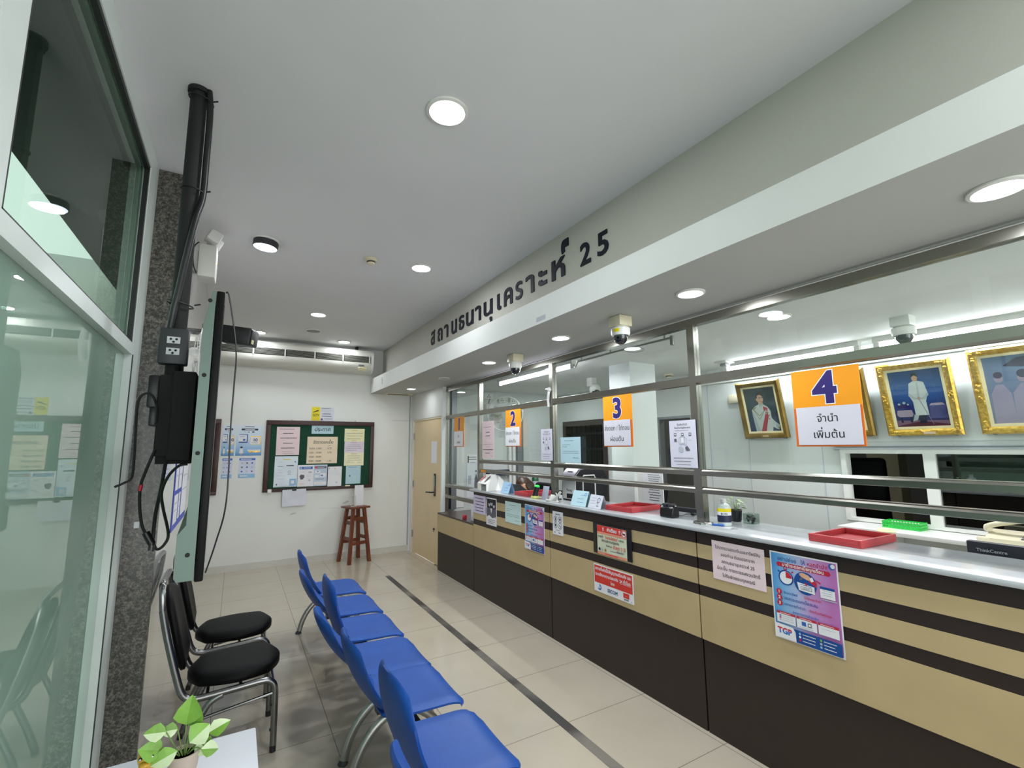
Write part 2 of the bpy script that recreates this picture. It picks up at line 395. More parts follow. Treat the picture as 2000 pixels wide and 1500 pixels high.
class Sheet:
    """printed sheet in its own XY plane: a thin body, and flat prints laid on its face"""
    def __init__(s, w, h, bg, t=.0012): s.w, s.h, s.t = w, h, t; s.mats = [bg]; s.mb = MB(); s.mb.box((-w/2, -h/2, 0), (w/2, h/2, t)); s.l = 0
    def mi(s, m):
        if m not in s.mats: s.mats.append(m)
        return s.mats.index(m)
    def P(s, x, y, z): return Vector(((x-.5)*s.w, (y-.5)*s.h, z))
    def z(s): s.l += 1; return s.t+.00012*s.l+.0002
    def poly(s, pts, m):
        z = s.z(); pts = list(pts); n = len(pts)
        vv, T = fill([np.array([(s.P(x, y, 0).x, s.P(x, y, 0).y) for x, y in pts])])
        if len(vv): s.mb.add([(p[0], p[1], z) for p in vv], [tuple(t) for t in T], s.mi(m))
        return s
    def rect(s, x0, y0, x1, y1, m):
        z = s.z(); s.mb.add([s.P(x0, y0, z), s.P(x1, y0, z), s.P(x1, y1, z), s.P(x0, y1, z)], [(0, 1, 2, 3)], s.mi(m)); return s
    def disc(s, cx, cy, r, m, n=24, ry=None, a0=0, a1=2*PI):
        z = s.z(); c = s.P(cx, cy, z); r *= s.w; ry = r if ry is None else ry*s.w; full = abs(a1-a0-2*PI) < 1e-6
        vs = [c]+[c+Vector((r*math.cos(a0+(a1-a0)*i/n), ry*math.sin(a0+(a1-a0)*i/n), 0)) for i in range(n+1)]
        s.mb.add(vs, [(0, i+1, i+2) for i in range(n)], s.mi(m)); return s
    def ring(s, cx, cy, r, t, m, n=24, a0=0, a1=2*PI):
        z = s.z(); c = s.P(cx, cy, z); r *= s.w; t *= s.w; vs = []
        for i in range(n+1):
            a = a0+(a1-a0)*i/n; d = Vector((math.cos(a), math.sin(a), 0)); vs += [c+d*r, c+d*(r-t)]
        s.mb.add(vs, [(2*i, 2*i+1, 2*i+3, 2*i+2) for i in range(n)], s.mi(m)); return s
    def line(s, x0, y0, x1, y1, t, m):
        z = s.z(); a = s.P(x0, y0, z); b = s.P(x1, y1, z); d = (b-a).normalized(); n = Vector((-d.y, d.x, 0))*t*s.w/2
        s.mb.add([a-n, b-n, b+n, a+n], [(0, 1, 2, 3)], s.mi(m)); return s
    def text(s, body, x, y, size, m, al='C', bold=0, maxw=None, res=2, slope=0):
        L, wd = layout(body, bold, res); k = size*s.h; kx = k
        if maxw and wd*k > maxw*s.w: kx = maxw*s.w/wd
        z = s.z(); o = s.P(x, y, z); o.x -= {'C': .5, 'L': 0, 'R': 1}[al]*wd*kx; mi = s.mi(m)
        for (vv, T), gx, dy, _, ch in L:
            if len(vv): s.mb.add([(o.x+(gx+p[0])*kx, o.y+(dy+p[1])*k, z) for p in vv], [tuple(t) for t in T], mi)
        return s
    def lines(s, x0, x1, ys, m, th=.006, seed=1, al='C'):
        """rows of print too small to read: broken strokes"""
        rnd = random.Random(seed)
        for y in ys:
            a = x0+rnd.uniform(0, .12)*(x1-x0)*(al == 'C'); b = x1-rnd.uniform(.02, .2)*(x1-x0); x = a
            z = s.z()
            while x < b:
                e = min(b, x+rnd.uniform(.05, .16)*(x1-x0))
                s.mb.add([s.P(x, y-th/2, z), s.P(e, y-th/2, z), s.P(e, y+th/2, z), s.P(x, y+th/2, z)], [(0, 1, 2, 3)], s.mi(m)); x = e+.012*(x1-x0)
        return s
    def build(s, name, label=None, cat=None, c=(0,0,0), face='-X', group=None, parent=None, tilt=0, roll=0, kind=None, rz=0):
        o = s.mb.build(name, s.mats, None, normals=False)
        bx = {'-X': ((0,-1,0),(0,0,1),(-1,0,0)), '-Y': ((1,0,0),(0,0,1),(0,-1,0)), '+X': ((0,1,0),(0,0,1),(1,0,0)), 'Z': ((1,0,0),(0,1,0),(0,0,1))}[face]
        R = Matrix([Vector(a) for a in bx]).transposed().to_4x4()
        Mx = Matrix.Translation(c) @ Matrix.Rotation(rz, 4, 'Z') @ R @ Matrix.Rotation(tilt, 4, 'X') @ Matrix.Rotation(roll, 4, 'Z')
        if parent:
            o.parent = parent; o.matrix_local = Matrix.Translation(-ORG.get(parent.name, Vector())) @ Mx
        else: o.matrix_world = Mx
        return tag(o, label, cat, group, kind)
def wallsheet(ya, yb, z0, z1, bg, t=.0012): return Sheet(abs(ya-yb), z1-z0, bg, t)

# ================================================================== THE SETTING
YN = -3.0                                   # shop front behind the camera
ZC, ZS, XI, XW = 3.15, 2.45, 4.60, -.33     # main ceiling, soffit, inner office wall, left wall
struct('floor', B((-.56, YN, -.1), (7.4, 7.6, 0)).box((-1.9, 5.2, -.1), (-.56, 7.6, 0)), FLOOR)
struct('ceiling', B((-.56, YN, ZC), (2.1, 7.6, ZC+.1)).box((-1.9, 5.2, ZC), (-.56, 7.6, ZC+.1)), CEIL)
b = MB()                                     # dropped soffit over counter and office; light on front band put in as white
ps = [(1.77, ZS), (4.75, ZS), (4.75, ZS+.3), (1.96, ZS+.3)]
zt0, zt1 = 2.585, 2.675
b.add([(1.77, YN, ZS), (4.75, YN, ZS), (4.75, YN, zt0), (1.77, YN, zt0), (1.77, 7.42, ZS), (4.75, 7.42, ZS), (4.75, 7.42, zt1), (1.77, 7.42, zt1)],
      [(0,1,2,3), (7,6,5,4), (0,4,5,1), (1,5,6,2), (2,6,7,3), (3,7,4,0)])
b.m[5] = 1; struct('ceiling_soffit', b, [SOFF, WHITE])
struct('ceiling_office', B((2.56, YN, ZS-.004), (4.6, 6.3, ZS+.01)), M_('office_ceiling_tube_lit', '#e3e5e3', .7, var=.015))  # same ceiling as the soffit; tube light put into a paler colour
struct('trim_1', B((1.96, YN, 2.5), (2.1, 7.42, ZC)), FASC)          # fascia that carries the lettering
b = B((-1.9, 7.42, 0), (2.5, 7.6, ZC)); rnd = random.Random(2)
x, z = 1.10, .735                            # hairline crack and scuffs in the plaster
while x < 1.36:
    x2 = x+rnd.uniform(.015, .03); z2 = z+rnd.uniform(-.010, .008); b.add([(x, 7.4196, z), (x2, 7.4196, z2), (x2, 7.4196, z2+.003), (x, 7.4196, z+.003)], [(0, 1, 2, 3)], 1); x, z = x2, z2
for cx, cz, rx, rz in ((.76, .69, .045, .012), (1.47, .80, .05, .02), (.70, .93, .02, .006)):
    b.add([(cx+rx*math.cos(a)*rnd.uniform(.6, 1.1), 7.4194, cz+rz*math.sin(a)*rnd.uniform(.6, 1.1)+.2*rx*math.cos(a)) for a in [i*2*PI/14 for i in range(14)]], [tuple(range(14))], 1)
b.box((2.12, 7.4185, 2.035), (2.43, 7.42, 2.039), 2)
struct('wall_back', b, [WALLB, M_('plaster_scuff', '#bdbfb8', .7, var=.1, scale=40), ALUG])
struct('baseboard_back', B((-1.8, 7.405, 0), (2.44, 7.42, .085)), M_('base_tile', '#cbc9c2', .25, var=.04))
b = B((2.445, 6.07, 2.04), (2.5, 7.42, ZS)); b.box((2.445, 7.30, 0), (2.5, 7.42, 2.04)); b.box((2.445, 6.07, 0), (2.5, 6.105, 2.04))
struct('wall_right', b, WALLB)
b = B((2.415, 7.408, 0), (2.423, 7.42, ZS)); b.box((2.436, 7.395, .0), (2.445, 7.405, ZS), 1)
struct('trim_2', b, [ALUG, WPL])
struct('wall_far', B((2.5, 6.30, 0), (4.7, 6.42, ZS)), INW)
# office wall with door, doorway and sliding window openings
b = MB(); X0, X1 = XI, XI+.1
for y0, y1, z0, z1 in [(6.16, 6.3, 0, ZS), (5.12, 6.16, 2.0, ZS), (4.17, 5.12, 0, ZS), (3.64, 4.17, 1.96, ZS), (2.11, 3.64, 0, ZS), (.35, 2.11, 1.56, ZS), (.35, 2.11, 0, .96), (YN, .35, 0, ZS)]:
    b.box((X0, y0, z0), (X1, y1, z1))
for y in (3.42, 2.96, 2.26): b.box((X0-.003, y-.004, 0), (X0, y+.004, ZS), 1)
b.box((X0-.003, .2, 1.62), (X0, 2.2, 1.624), 1)
struct('wall_inner', b, [INW, PALEG])
struct('trim_3', B((XI-.03, YN, 2.285), (XI, 3.6, 2.31)), WPL)       # cable duct along the office wall
struct('wall_pillar', B((3.36, 3.38, 0), (3.72, 3.68, ZS)), INW)
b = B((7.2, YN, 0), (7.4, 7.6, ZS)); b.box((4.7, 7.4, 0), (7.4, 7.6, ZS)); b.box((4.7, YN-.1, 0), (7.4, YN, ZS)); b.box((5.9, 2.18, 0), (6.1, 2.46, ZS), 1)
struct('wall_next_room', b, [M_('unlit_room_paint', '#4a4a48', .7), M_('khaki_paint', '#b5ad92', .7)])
struct('ceiling_next_room', B((4.7, YN, ZS), (7.4, 7.6, ZS+.15)), CEIL)
struct('wall_rear', (lambda q: [q.box((4.2, YN-.1, 0), (4.75, YN, ZS)), q.box((-.6, YN-.1, 2.75), (2.0, YN, ZC)), q.box((1.95, YN-.1, 2.45), (4.3, YN, 2.6))] and q)(MB()), WHITE)
# left side: granite-faced column, glossy tiled wall, alcove
struct('wall_left', B((-.46, 3.10, 0), (XW, 5.3, ZC)), GLOSSW)
struct('wall_alcove', (lambda q: q.box((-1.95, 5.3, 0), (-1.85, 7.5, ZC)).box((-1.95, 5.2, 0), (-.46, 5.3, ZC)))(MB()), WALLB)
struct('trim_4', B((-.465, 3.07, 0), (-.325, 3.10, ZC)), GRAN)
# aluminium shop window on the left
b = MB(); XG = -.5
b.box((XG-.05, 2.86, 0), (XG+.035, 3.07, ZC)); b.box((XG-.05, YN, 3.04), (XG+.035, 2.86, ZC)); b.box((XG-.05, YN, 2.06), (XG+.035, 2.86, 2.115))
b.box((XG-.05, YN, 0), (XG+.035, 2.86, .12)); b.box((XG-.05, 1.24, 2.115), (XG+.035, 1.36, 3.04)); b.box((XG-.05, -.6, .12), (XG+.02, -.52, 2.06))
b.box((XG+.035, 2.86, 0), (XG+.039, 2.868, 2.06), 1)
struct('window_1', b, [ALU, M_('gasket', '#2a3330', .5)])
b = MB()
for y0, y1 in ((1.36, 2.86), (YN, 1.24)):
    for q in ((y0, y0+.022, 2.115, 3.04), (y1-.022, y1, 2.115, 3.04), (y0, y1, 3.018, 3.04), (y0, y1, 2.115, 2.125)): b.box((XG+.01, q[0], q[2]), (XG+.03, q[1], q[3]))
struct('trim_5', b, M_('black_gasket', '#0c0f0f', .5))
b = B((XG-.004, 1.36, 2.115), (XG+.004, 2.86, 3.04)); b.box((XG-.004, YN, 2.115), (XG+.004, 1.24, 3.04))
struct('window_2', b, glass('upper_pane_glass', '#a9b5ae', refl=.55))
b = B((XG-.004, -.52, .12), (XG+.004, 2.86, 2.06)); b.box((XG-.004, YN, .12), (XG+.004, -.6, 2.06))
struct('window_3', b, glass('lower_pane_glass', '#a3b5ac', film=.72, filmcol='#a8bcb2', refl=1.25))
# outdoors beyond the shop window: paved strip, canopy and a clipped hedge
struct('ground_outside', B((-12, -14, -.15), (-.56, 9, -.05)), M_('paving', '#8e8c86', .8))
struct('roof_outside', B((-1.0, YN, 3.0), (-.56, 5.19, 3.1)), M_('canopy_underside', '#3b4440', .8))
rnd = random.Random(3); b = MB()
for i in range(2600):
    y = rnd.uniform(-6, 3.2); z = rnd.uniform(0, 2.3); x = -4.2+rnd.uniform(-.5, .5)+.25*math.sin(y*3)*math.cos(z*4)
    d = Vector((rnd.uniform(-1, 1), rnd.uniform(-1, 1), rnd.uniform(-1, 1))).normalized(); u, v = frame_of(d); c = Vector((x, y, z)); r = rnd.uniform(.05, .12)
    b.add([c-u*r, c-v*r*.5, c+u*r, c+v*r*.5], [(0, 1, 2, 3)], rnd.choice((0, 0, 1)))
tag(b.build('hedge_leaves', [LEAF, M_('leaf_light', '#93bf58', .5, var=.2)], None, normals=False), 'green leafy hedge growing outside the shop window', 'hedge', kind='stuff')

# door in the side wall
b = B((2.452, 6.105, 0), (2.50, 6.135, 2.04), 0); b.box((2.452, 7.27, 0), (2.50, 7.30, 2.04)); b.box((2.452, 6.135, 2.015), (2.50, 7.27, 2.04))
dr = b.build('door_1', [M_('door_frame_paint', '#d8cdb2', .45)]); dr['kind'] = 'structure'
B((2.462, 6.137, .012), (2.497, 7.268, 2.013)).build('door_leaf', DOORM, dr)
b = MB().rbox((2.449, 6.325, .92), (2.463, 6.385, 1.235), .02, 3); b.rbox((2.444, 6.337, .95), (2.45, 6.373, 1.205), .01, 2, 1)
hp = b.build('lock_plate', [DKGREY, GREYMET], dr)
MB().tube(smooth([(2.45, 6.355, .975), (2.405, 6.355, .975), (2.395, 6.385, .975), (2.395, 6.53, .968)], 5), .011).build('handle', DKGREY, dr)
MB().cyl((2.463, 6.36, .47), (2.448, 6.36, .47), .016).cyl((2.448, 6.36, .44), (2.456, 6.36, .44), .006).build('deadbolt', DKGREY, dr)
for z in (.28, 1.04, 1.78):
    MB().cyl((2.452, 7.278, z-.055), (2.452, 7.278, z+.055), .009).box((2.455, 7.262, z-.05), (2.462, 7.278, z+.05)).build('hinge', GREYMET, dr)

# ------------------------------------------------------------------ inner door, doorway, office window
b = MB()
for q in ((5.12, 5.20, 0, 2.0), (6.08, 6.16, 0, 2.0), (5.20, 6.08, 1.92, 2.0)): b.box((XI-.02, q[0], q[2]), (XI+.08, q[1], q[3]))
d2 = b.build('door_2', M_('dark_brown_frame', '#3c332e', .45)); d2['kind'] = 'structure'
b = MB()
for y in np.arange(5.28, 6.08, .115): b.box((XI+.02, y, 0), (XI+.032, y+.012, 1.92))
for z in (.9, 1.55, 1.78): b.box((XI+.018, 5.2, z), (XI+.034, 6.08, z+.03))
b.build('grille', BLACKM, d2)
b = MB()
for q in ((3.64, 3.67, 0, 1.96), (4.14, 4.17, 0, 1.96), (3.67, 4.14, 1.93, 1.96)): b.box((XI-.01, q[0], q[2]), (XI+.08, q[1], q[3]))
o = b.build('door_3', ALUG); o['kind'] = 'structure'
b = MB()
for q in ((2.07, 2.11, .96, 1.56), (.35, .39, .96, 1.56), (.39, 2.07, 1.525, 1.56), (.39, 2.07, .96, .985), (1.46, 1.535, .985, 1.525), (.60, .66, .985, 1.525)): b.box((XI-.015, q[0], q[2]), (XI+.07, q[1], q[3]))
b.box((XI-.022, .3, 1.56), (XI, 2.16, 1.572), 1); b.box((XI-.022, .3, 1.585), (XI, 2.16, 1.592), 1)
o = b.build('window_4', [WPL, PALEG]); o['kind'] = 'structure'
struct('window_5', B((XI+.01, .66, .985), (XI+.016, 1.46, 1.525)), glass('office_window_glass', '#7b8a86', refl=3.2))

# ================================================================== LAMPS
def downlight(x, y, z, r, label, group, on=True, power=1.0, cls='lit'):
    t = thing('downlight', label, 'ceiling light', (x, y, z), group)
    MB().lathe([(r*1.22, -.001), (r*1.22, -.008), (r*1.04, -.012), (r, -.008), (r, .0)], (x, y, z), 36).build('trim_ring', WPL, t)
    MB().lathe([(.001, -.0055), (r*.55, -.006), (r*.99, -.006), (r*.99, -.002)], (x, y, z), 36).build('diffuser', emit('lamp_glow', '#f4f8ff', 14) if on else M_('unlit_diffuser', '#8a8a86', .4), t)
    if on:
        l = bpy.data.lights.new('downlight_light', 'AREA'); l.shape = 'DISK'; l.size = r*2; l.energy = LAMP*power; l.color = (.93, .97, 1.0); l.spread = PI
        lo = bpy.data.objects.new('downlight_light', l); COL.objects.link(lo); lo.location = (0, 0, -.016); lo.parent = t
    return t
GC = 'round downlights in the main ceiling'
downlight(.75, 1.85, ZC, .079, 'large brightest round ceiling light, nearest one overhead', GC, power=1.5)
downlight(1.29, 3.73, ZC, .076, 'round ceiling light beside the beam, right of the smoke detector', GC)
downlight(.73, 5.68, ZC, .076, 'round ceiling light in front of the round ceiling speaker', GC)
downlight(1.27, 7.0, ZC, .076, 'round ceiling light just in front of the air conditioner', GC, power=.45)
downlight(.17, 6.95, ZC, .076, 'round ceiling light half hidden behind the black hanging speaker', GC, power=.45)
downlight(1.29, -.3, ZC, .076, 'round ceiling light behind the viewpoint, near the shop front', GC)
GS = 'round downlights in the soffit over the counter'
downlight(2.15, .43, ZS, .066, 'round soffit light nearest the viewer at the right edge', GS)
downlight(2.14, 1.66, ZS, .064, 'round soffit light right of the nearer dome camera', GS)
downlight(2.14, 2.88, ZS, .064, 'round soffit light between the two dome cameras', GS)
downlight(2.14, 4.09, ZS, .064, 'round soffit light left of the farther dome camera', GS)
downlight(2.16, 5.32, ZS, .060, 'unlit round soffit light near the end of the counter', GS, on=False)
downlight(2.13, 6.49, ZS, .060, 'round soffit light in front of the beige door', GS, power=.22)
downlight(2.14, -.85, ZS, .064, 'round soffit light behind the viewpoint over the counter', GS)
downlight(3.05, 1.69, ZS, .064, 'round downlight in the office ceiling above sign 4', 'downlights in the office ceiling')
downlight(3.9, 5.55, ZS, .060, 'small downlight in the far corner of the office ceiling', 'downlights in the office ceiling', power=.6)

# loose downlight hanging out of its hole
t = thing('downlight_hanging', 'round ceiling light with black rim hanging below the ceiling on the left', 'ceiling light', (.1, 3.79, ZC))
c = Vector((.1, 3.80, ZC))
tl = Matrix.Translation(c) @ Matrix.Rotation(.07, 4, 'Y')
MB().lathe([(.096, .003), (.096, -.008), (.075, -.010), (.074, .003)], (0, 0, 0), 36).xf(tl).build('ceiling_ring', WPL, t)
MB().lathe([(.085, .0), (.085, -.052), (.080, -.056), (.078, -.03), (.078, .0)], (0, 0, 0), 36).xf(tl).build('housing', DKGREY, t)
MB().lathe([(.001, -.054), (.079, -.053), (.079, -.045)], (0, 0, 0), 36).xf(tl).build('diffuser', emit('lamp_glow_soft', '#e6efff', 5), t)
l = bpy.data.lights.new('hanging_light', 'AREA'); l.shape = 'DISK'; l.size = .15; l.energy = LAMP*.5; l.color = (.9, .95, 1)
lo = bpy.data.objects.new('hanging_light', l); COL.objects.link(lo); lo.location = (0, 0, -.062); lo.parent = t

l = bpy.data.lights.new('next_room_light', 'AREA'); l.shape = 'DISK'; l.size = .2; l.energy = 5; l.color = (1, .97, .9)
lo = bpy.data.objects.new('next_room_light', l); COL.objects.link(lo); lo.location = (5.2, 3.6, 2.42)
def tube_light(p, q, label, k=1.0):
    p, q = Vector(p), Vector(q); mid = (p+q)/2; d = (q-p).normalized(); L = (q-p).length; s = Vector((-d.y, d.x, 0))
    t = thing('fluorescent_light', label, 'ceiling light', tuple(mid), 'fluorescent tubes in the office')
    b = MB(); Rz = Matrix.Translation(mid) @ Matrix.Rotation(math.atan2(d.y, d.x), 4, 'Z')
    b.box((-L/2-.02, -.03, .012), (L/2+.02, .03, .055)).xf(Rz).build('batten', WPL, t)
    for sg in (-1, 1): MB().box((sg*L/2-.02, -.018, -.03), (sg*L/2+.02, .018, .014)).xf(Rz).build('lamp_holder', WPL, t)
    MB().cyl(p-Vector((0, 0, .012)), q-Vector((0, 0, .012)), .014, n=14).build('tube', emit('tube_glow', '#f3f3ff', 26), t)
    l = bpy.data.lights.new('tube_light', 'AREA'); l.shape = 'RECTANGLE'; l.size = L; l.size_y = .03; l.energy = TUBE*k; l.color = (.95, .96, 1)
    lo = bpy.data.objects.new('tube_light', l); COL.objects.link(lo); lo.location = (0, 0, -.032); lo.rotation_euler = (0, 0, math.atan2(d.y, d.x)); lo.parent = t
tube_light((4.36, 1.80, 2.392), (4.36, 3.00, 2.392), 'ceiling tube above the framed portrait of the man with a red sash')
tube_light((4.36, .46, 2.392), (4.36, 1.66, 2.392), 'long ceiling tube at the right edge behind the office dome camera')
tube_light((2.80, 3.58, 2.392), (2.80, 5.06, 2.392), 'bright ceiling tube in the office above sign 2', 2.2)

# ================================================================== CEILING FITTINGS
def dome_cam(x, y, z, label, box, yellow, r=.062, group='dome security cameras'):
    t = thing('dome_camera', label, 'security camera', (x, y, z), group)
    h = .07
    MB().rbox((x-.055, y-.055, z-h), (x+.055, y+.055, z-.001), .006).build('junction_box', box, t)
    MB().lathe([(.050, -h), (r, -h-.012), (r, -h-.045), (r*.92, -h-.06), (.001, -h-.062)], (x, y, z), 30).build('housing', WPL, t)
    MB().lathe([(r*.78, -h-.055), (r*.78, -h-.062), (r*.72, -h-.085), (r*.5, -h-.107), (r*.2, -h-.118), (.001, -h-.119)], (x, y, z), 30).build('dome', M_('smoked_dome', '#0d0d18', .05, coat=1), t)
    if yellow:
        b = MB()
        for i in range(7):
            a = PI*1.02+i*.09; a2 = a+.09; R_ = r+.0015
            b.add([(x+R_*math.cos(a), y+R_*math.sin(a), z-h-.02), (x+R_*math.cos(a2), y+R_*math.sin(a2), z-h-.02), (x+R_*math.cos(a2), y+R_*math.sin(a2), z-h-.042), (x+R_*math.cos(a), y+R_*math.sin(a), z-h-.042)], [(0, 1, 2, 3)])
        b.build('sticker', YELLOW, t, normals=False)
dome_cam(2.14, 2.22, ZS, 'dome camera on yellowed box, the nearer one under the soffit', IVORY, True)
dome_cam(2.18, 3.64, ZS, 'dome camera on yellowed box, the farther one under the soffit', IVORY, False, .058)
dome_cam(3.80, 1.29, ZS, 'dome camera on white box in front of the long ceiling tube', WPL, False, .066)
t = thing('dome_camera', 'white ball camera on an angled arm beside the office pillar', 'security camera', (3.78, 4.45, ZS), 'dome security cameras')
MB().rbox((3.73, 4.40, ZS-.11), (3.81, 4.50, ZS-.001), .006).build('junction_box', WPL, t)
MB().ball((3.76, 4.38, ZS-.15), .068).build('housing', WPL, t)
MB().ball((3.755, 4.365, ZS-.178), .052).build('dome', MATS['smoked_dome'], t)

def detector(x, y, z, label, r=.052):
    t = thing('smoke_detector', label, 'smoke detector', (x, y, z), 'smoke detectors')
    MB().lathe([(r, -.001), (r, -.02), (r*.9, -.026), (.001, -.026)], (x, y, z), 28).build('base', IVORY, t)
    MB().lathe([(r*.62, -.026), (r*.62, -.034), (r*.6, -.036), (.001, -.036)], (x, y, z), 28).build('vent_ring', BROWN, t)
    MB().lathe([(r*.58, -.036), (r*.55, -.046), (r*.35, -.052), (.001, -.053)], (x, y, z), 28).build('cap', IVORY, t)
detector(.865, 3.75, ZC, 'cream smoke detector on the main ceiling')
detector(4.38, 3.77, ZS, 'cream smoke detector on the office ceiling by the pillar')
t = thing('ceiling_speaker', 'round grey grille speaker flush in the main ceiling', 'speaker', (.785, 6.5, ZC))
MB().lathe([(.10, -.001), (.10, -.012), (.085, -.016), (.084, -.006)], (.785, 6.5, ZC), 32).build('rim', WPL, t)
MB().lathe([(.085, -.004), (.085, -.014), (.001, -.02)], (.785, 6.5, ZC), 32).build('grille', M_('grille_grey', '#8c8d8b', .6, var=.3, scale=300), t)
t = thing('ceiling_speaker', 'round flat fitting in the office ceiling above sign 3', 'ceiling fitting', (3.0, 2.94, ZS))
MB().lathe([(.085, -.001), (.085, -.010), (.06, -.012), (.06, -.004)], (3.0, 2.94, ZS), 28).build('rim', GREYMET, t)
MB().lathe([(.06, -.003), (.058, -.010), (.001, -.012)], (3.0, 2.94, ZS), 28).build('centre', WPL, t)
t = thing('motion_detector', 'small white motion sensor on office ceiling left of the tube', 'sensor', (4.25, 2.95, ZS))
MB().rbox((4.17, 2.87, ZS-.02), (4.33, 3.0, ZS-.001), .006).build('plate', WPL, t)
MB().rbox((4.21, 2.9, ZS-.05), (4.29, 2.97, ZS-.02), .012).build('lens', M_('sensor_grey', '#9a9c9c', .4), t)
t = thing('ceiling_hatch', 'small cream vent frame in the soffit by the back wall', 'vent', (2.17, 7.27, ZS))
b = MB()
for q in ((1.96, 2.39, 7.17, 7.20), (1.96, 2.39, 7.35, 7.38), (1.96, 2.0, 7.2, 7.35), (2.35, 2.39, 7.2, 7.35)): b.box((q[0], q[2], ZS-.012), (q[1], q[3], ZS-.0005))
b.build('frame', IVORY, t); B((2.0, 7.2, ZS-.004), (2.35, 7.35, ZS-.0005)).build('opening', BLACKM, t)
# curtain rail without curtain in the office ceiling
t = thing('ceiling_rail', 'thin grey rail on the office ceiling with a loose cable at its end', 'rail', (2.77, 2.9, ZS))
b = MB().box((2.762, 2.33, ZS-.05), (2.778, 3.46, ZS-.036))
for y in (2.4, 3.0, 3.4): b.box((2.766, y, ZS-.037), (2.774, y+.012, ZS-.0005))
b.build('track', GREYMET, t); MB().cyl((2.77, 2.335, ZS-.10), (2.77, 2.335, ZS-.03), .016).build('end_stop', GREYMET, t)
MB().tube(smooth([(2.77, 3.46, ZS-.045), (2.77, 3.50, ZS-.09), (2.79, 3.54, ZS-.07), (2.80, 3.57, ZS-.05)]), .006).build('cable', GREYMET, t)

# ================================================================== LETTERING ON THE FASCIA
LET = [('ส', 5.247, 5.124, 2.82, 2.995), ('ถ', 5.032, 4.888, 2.82, 2.975), ('า', 4.830, 4.718, 2.822, 2.975), ('น', 4.621, 4.480, 2.82, 2.972), ('ธ', 4.420, 4.288, 2.822, 2.975),
       ('น', 4.241, 4.069, 2.818, 2.968), ('า', 4.030, 3.903, 2.82, 2.972), ('น', 3.842, 3.667, 2.82, 2.966), ('ุ', 3.725, 3.675, 2.738, 2.798), ('เ', 3.574, 3.503, 2.818, 2.968),
       ('ค', 3.450, 3.306, 2.82, 2.974), ('ร', 3.252, 3.142, 2.82, 2.974), ('า', 3.090, 2.967, 2.82, 2.973), ('ะ', 2.904, 2.790, 2.832, 2.955), ('ห', 2.725, 2.562, 2.82, 2.972), ('์', 2.60, 2.515, 2.985, 3.085),
       ('2', 2.387, 2.280, 2.818, 2.974), ('5', 2.210, 2.105, 2.82, 2.977)]
t = thing('wall_lettering', 'dark navy Thai letters and number 25 fixed along the fascia', 'lettering', (1.96, 3.68, 2.8))
XF = 1.9598
for ch, ya, yb, za, zb in LET:
    (vv, T), _, cs = glyph(ch, .02, 3)
    x0 = min(c[:, 0].min() for c in cs); x1 = max(c[:, 0].max() for c in cs); y0 = min(c[:, 1].min() for c in cs); y1 = max(c[:, 1].max() for c in cs)
    def Q(p, x): return (x, ya+(yb-ya)*(p[0]-x0)/(x1-x0), za+(zb-za)*(p[1]-y0)/(y1-y0))
    b = MB(); b.add([Q(p, XF-.008) for p in vv], [tuple(q) for q in T])
    for c in cs:
        m_ = len(c); b.add([Q(p, XF-.008) for p in c]+[Q(p, XF) for p in c], [(i, (i+1) % m_, m_+(i+1) % m_, m_+i) for i in range(m_)])
    b.build('letter', M_('navy_letter', '#0b0f22', .55, spec=.3), t, normals=False)
solo('fascia_label', 'tiny grey label stuck on the lower edge of the soffit', 'label', B((1.768, 2.55, 2.47), (1.7699, 2.66, 2.50)), PALEG)

# ================================================================== COUNTER
XC = 2.40; CN = -1.6                                 # front face, near end behind the viewpoint
def unit(y0, y1, label):
    t = thing('counter_unit', label, 'counter', (2.62, (y0+y1)/2, 0), 'counter units')
    g = .005; a, c = y0+g, y1-g
    B((XC, a, 0), (XC+.022, c, .495)).build('kick_panel', BROWN, t)
    B((XC-.012, a, .498), (XC+.022, c, .737)).build('lower_panel', BEIGE, t)
    for z0, z1 in ((.737, .797), (.884, .949), (1.028, 1.098)): B((XC-.009, a, z0), (XC+.022, c, z1)).build('dark_band', BROWN, t)
    for z0, z1 in ((.797, .884), (.949, 1.028)): B((XC-.012, a, z0), (XC+.022, c, z1)).build('light_band', BEIGE, t)
    b = B((XC+.022, a, .0), (2.81, a+.018, 1.098)); b.box((XC+.022, c-.018, 0), (2.81, c, 1.098)); b.box((2.79, a+.018, .0), (2.81, c-.018, 1.098))
    b.build('carcass', BROWN, t)
unit(CN, .40, 'counter unit nearest the viewer, beyond the bottom right corner')
unit(.40, 1.917, 'striped counter unit carrying the pink notice and large blue poster')
unit(1.917, 3.432, 'striped counter unit with the red warning signs')
unit(3.432, 4.955, 'striped counter unit under sign 2 with four papers stuck on it')
t = thing('counter_unit', 'low plain beige counter end unit beside the beige door', 'counter', (2.62, 5.5, 0), 'counter units')
B((XC, 4.958, 0), (XC+.022, 6.06, .495)).build('kick_panel', BROWN, t)
B((XC-.012, 4.958, .498), (XC+.022, 6.06, .715)).build('lower_panel', BEIGE, t)
B((XC+.022, 4.958, 0), (2.88, 4.97, .715)).box((XC+.022, 6.04, 0), (2.88, 6.06, .715)).build('carcass', BROWN, t)
B((XC-.008, 4.958, .716), (2.89, 6.06, .738)).build('ledge', M_('brown_ledge', '#4d4039', .3), t)
b = MB().rbox((2.365, CN, 1.10), (2.835, 5.02, 1.124), .006)
solo('countertop', 'long white stone worktop on the striped service counter', 'worktop', b, QUARTZ)

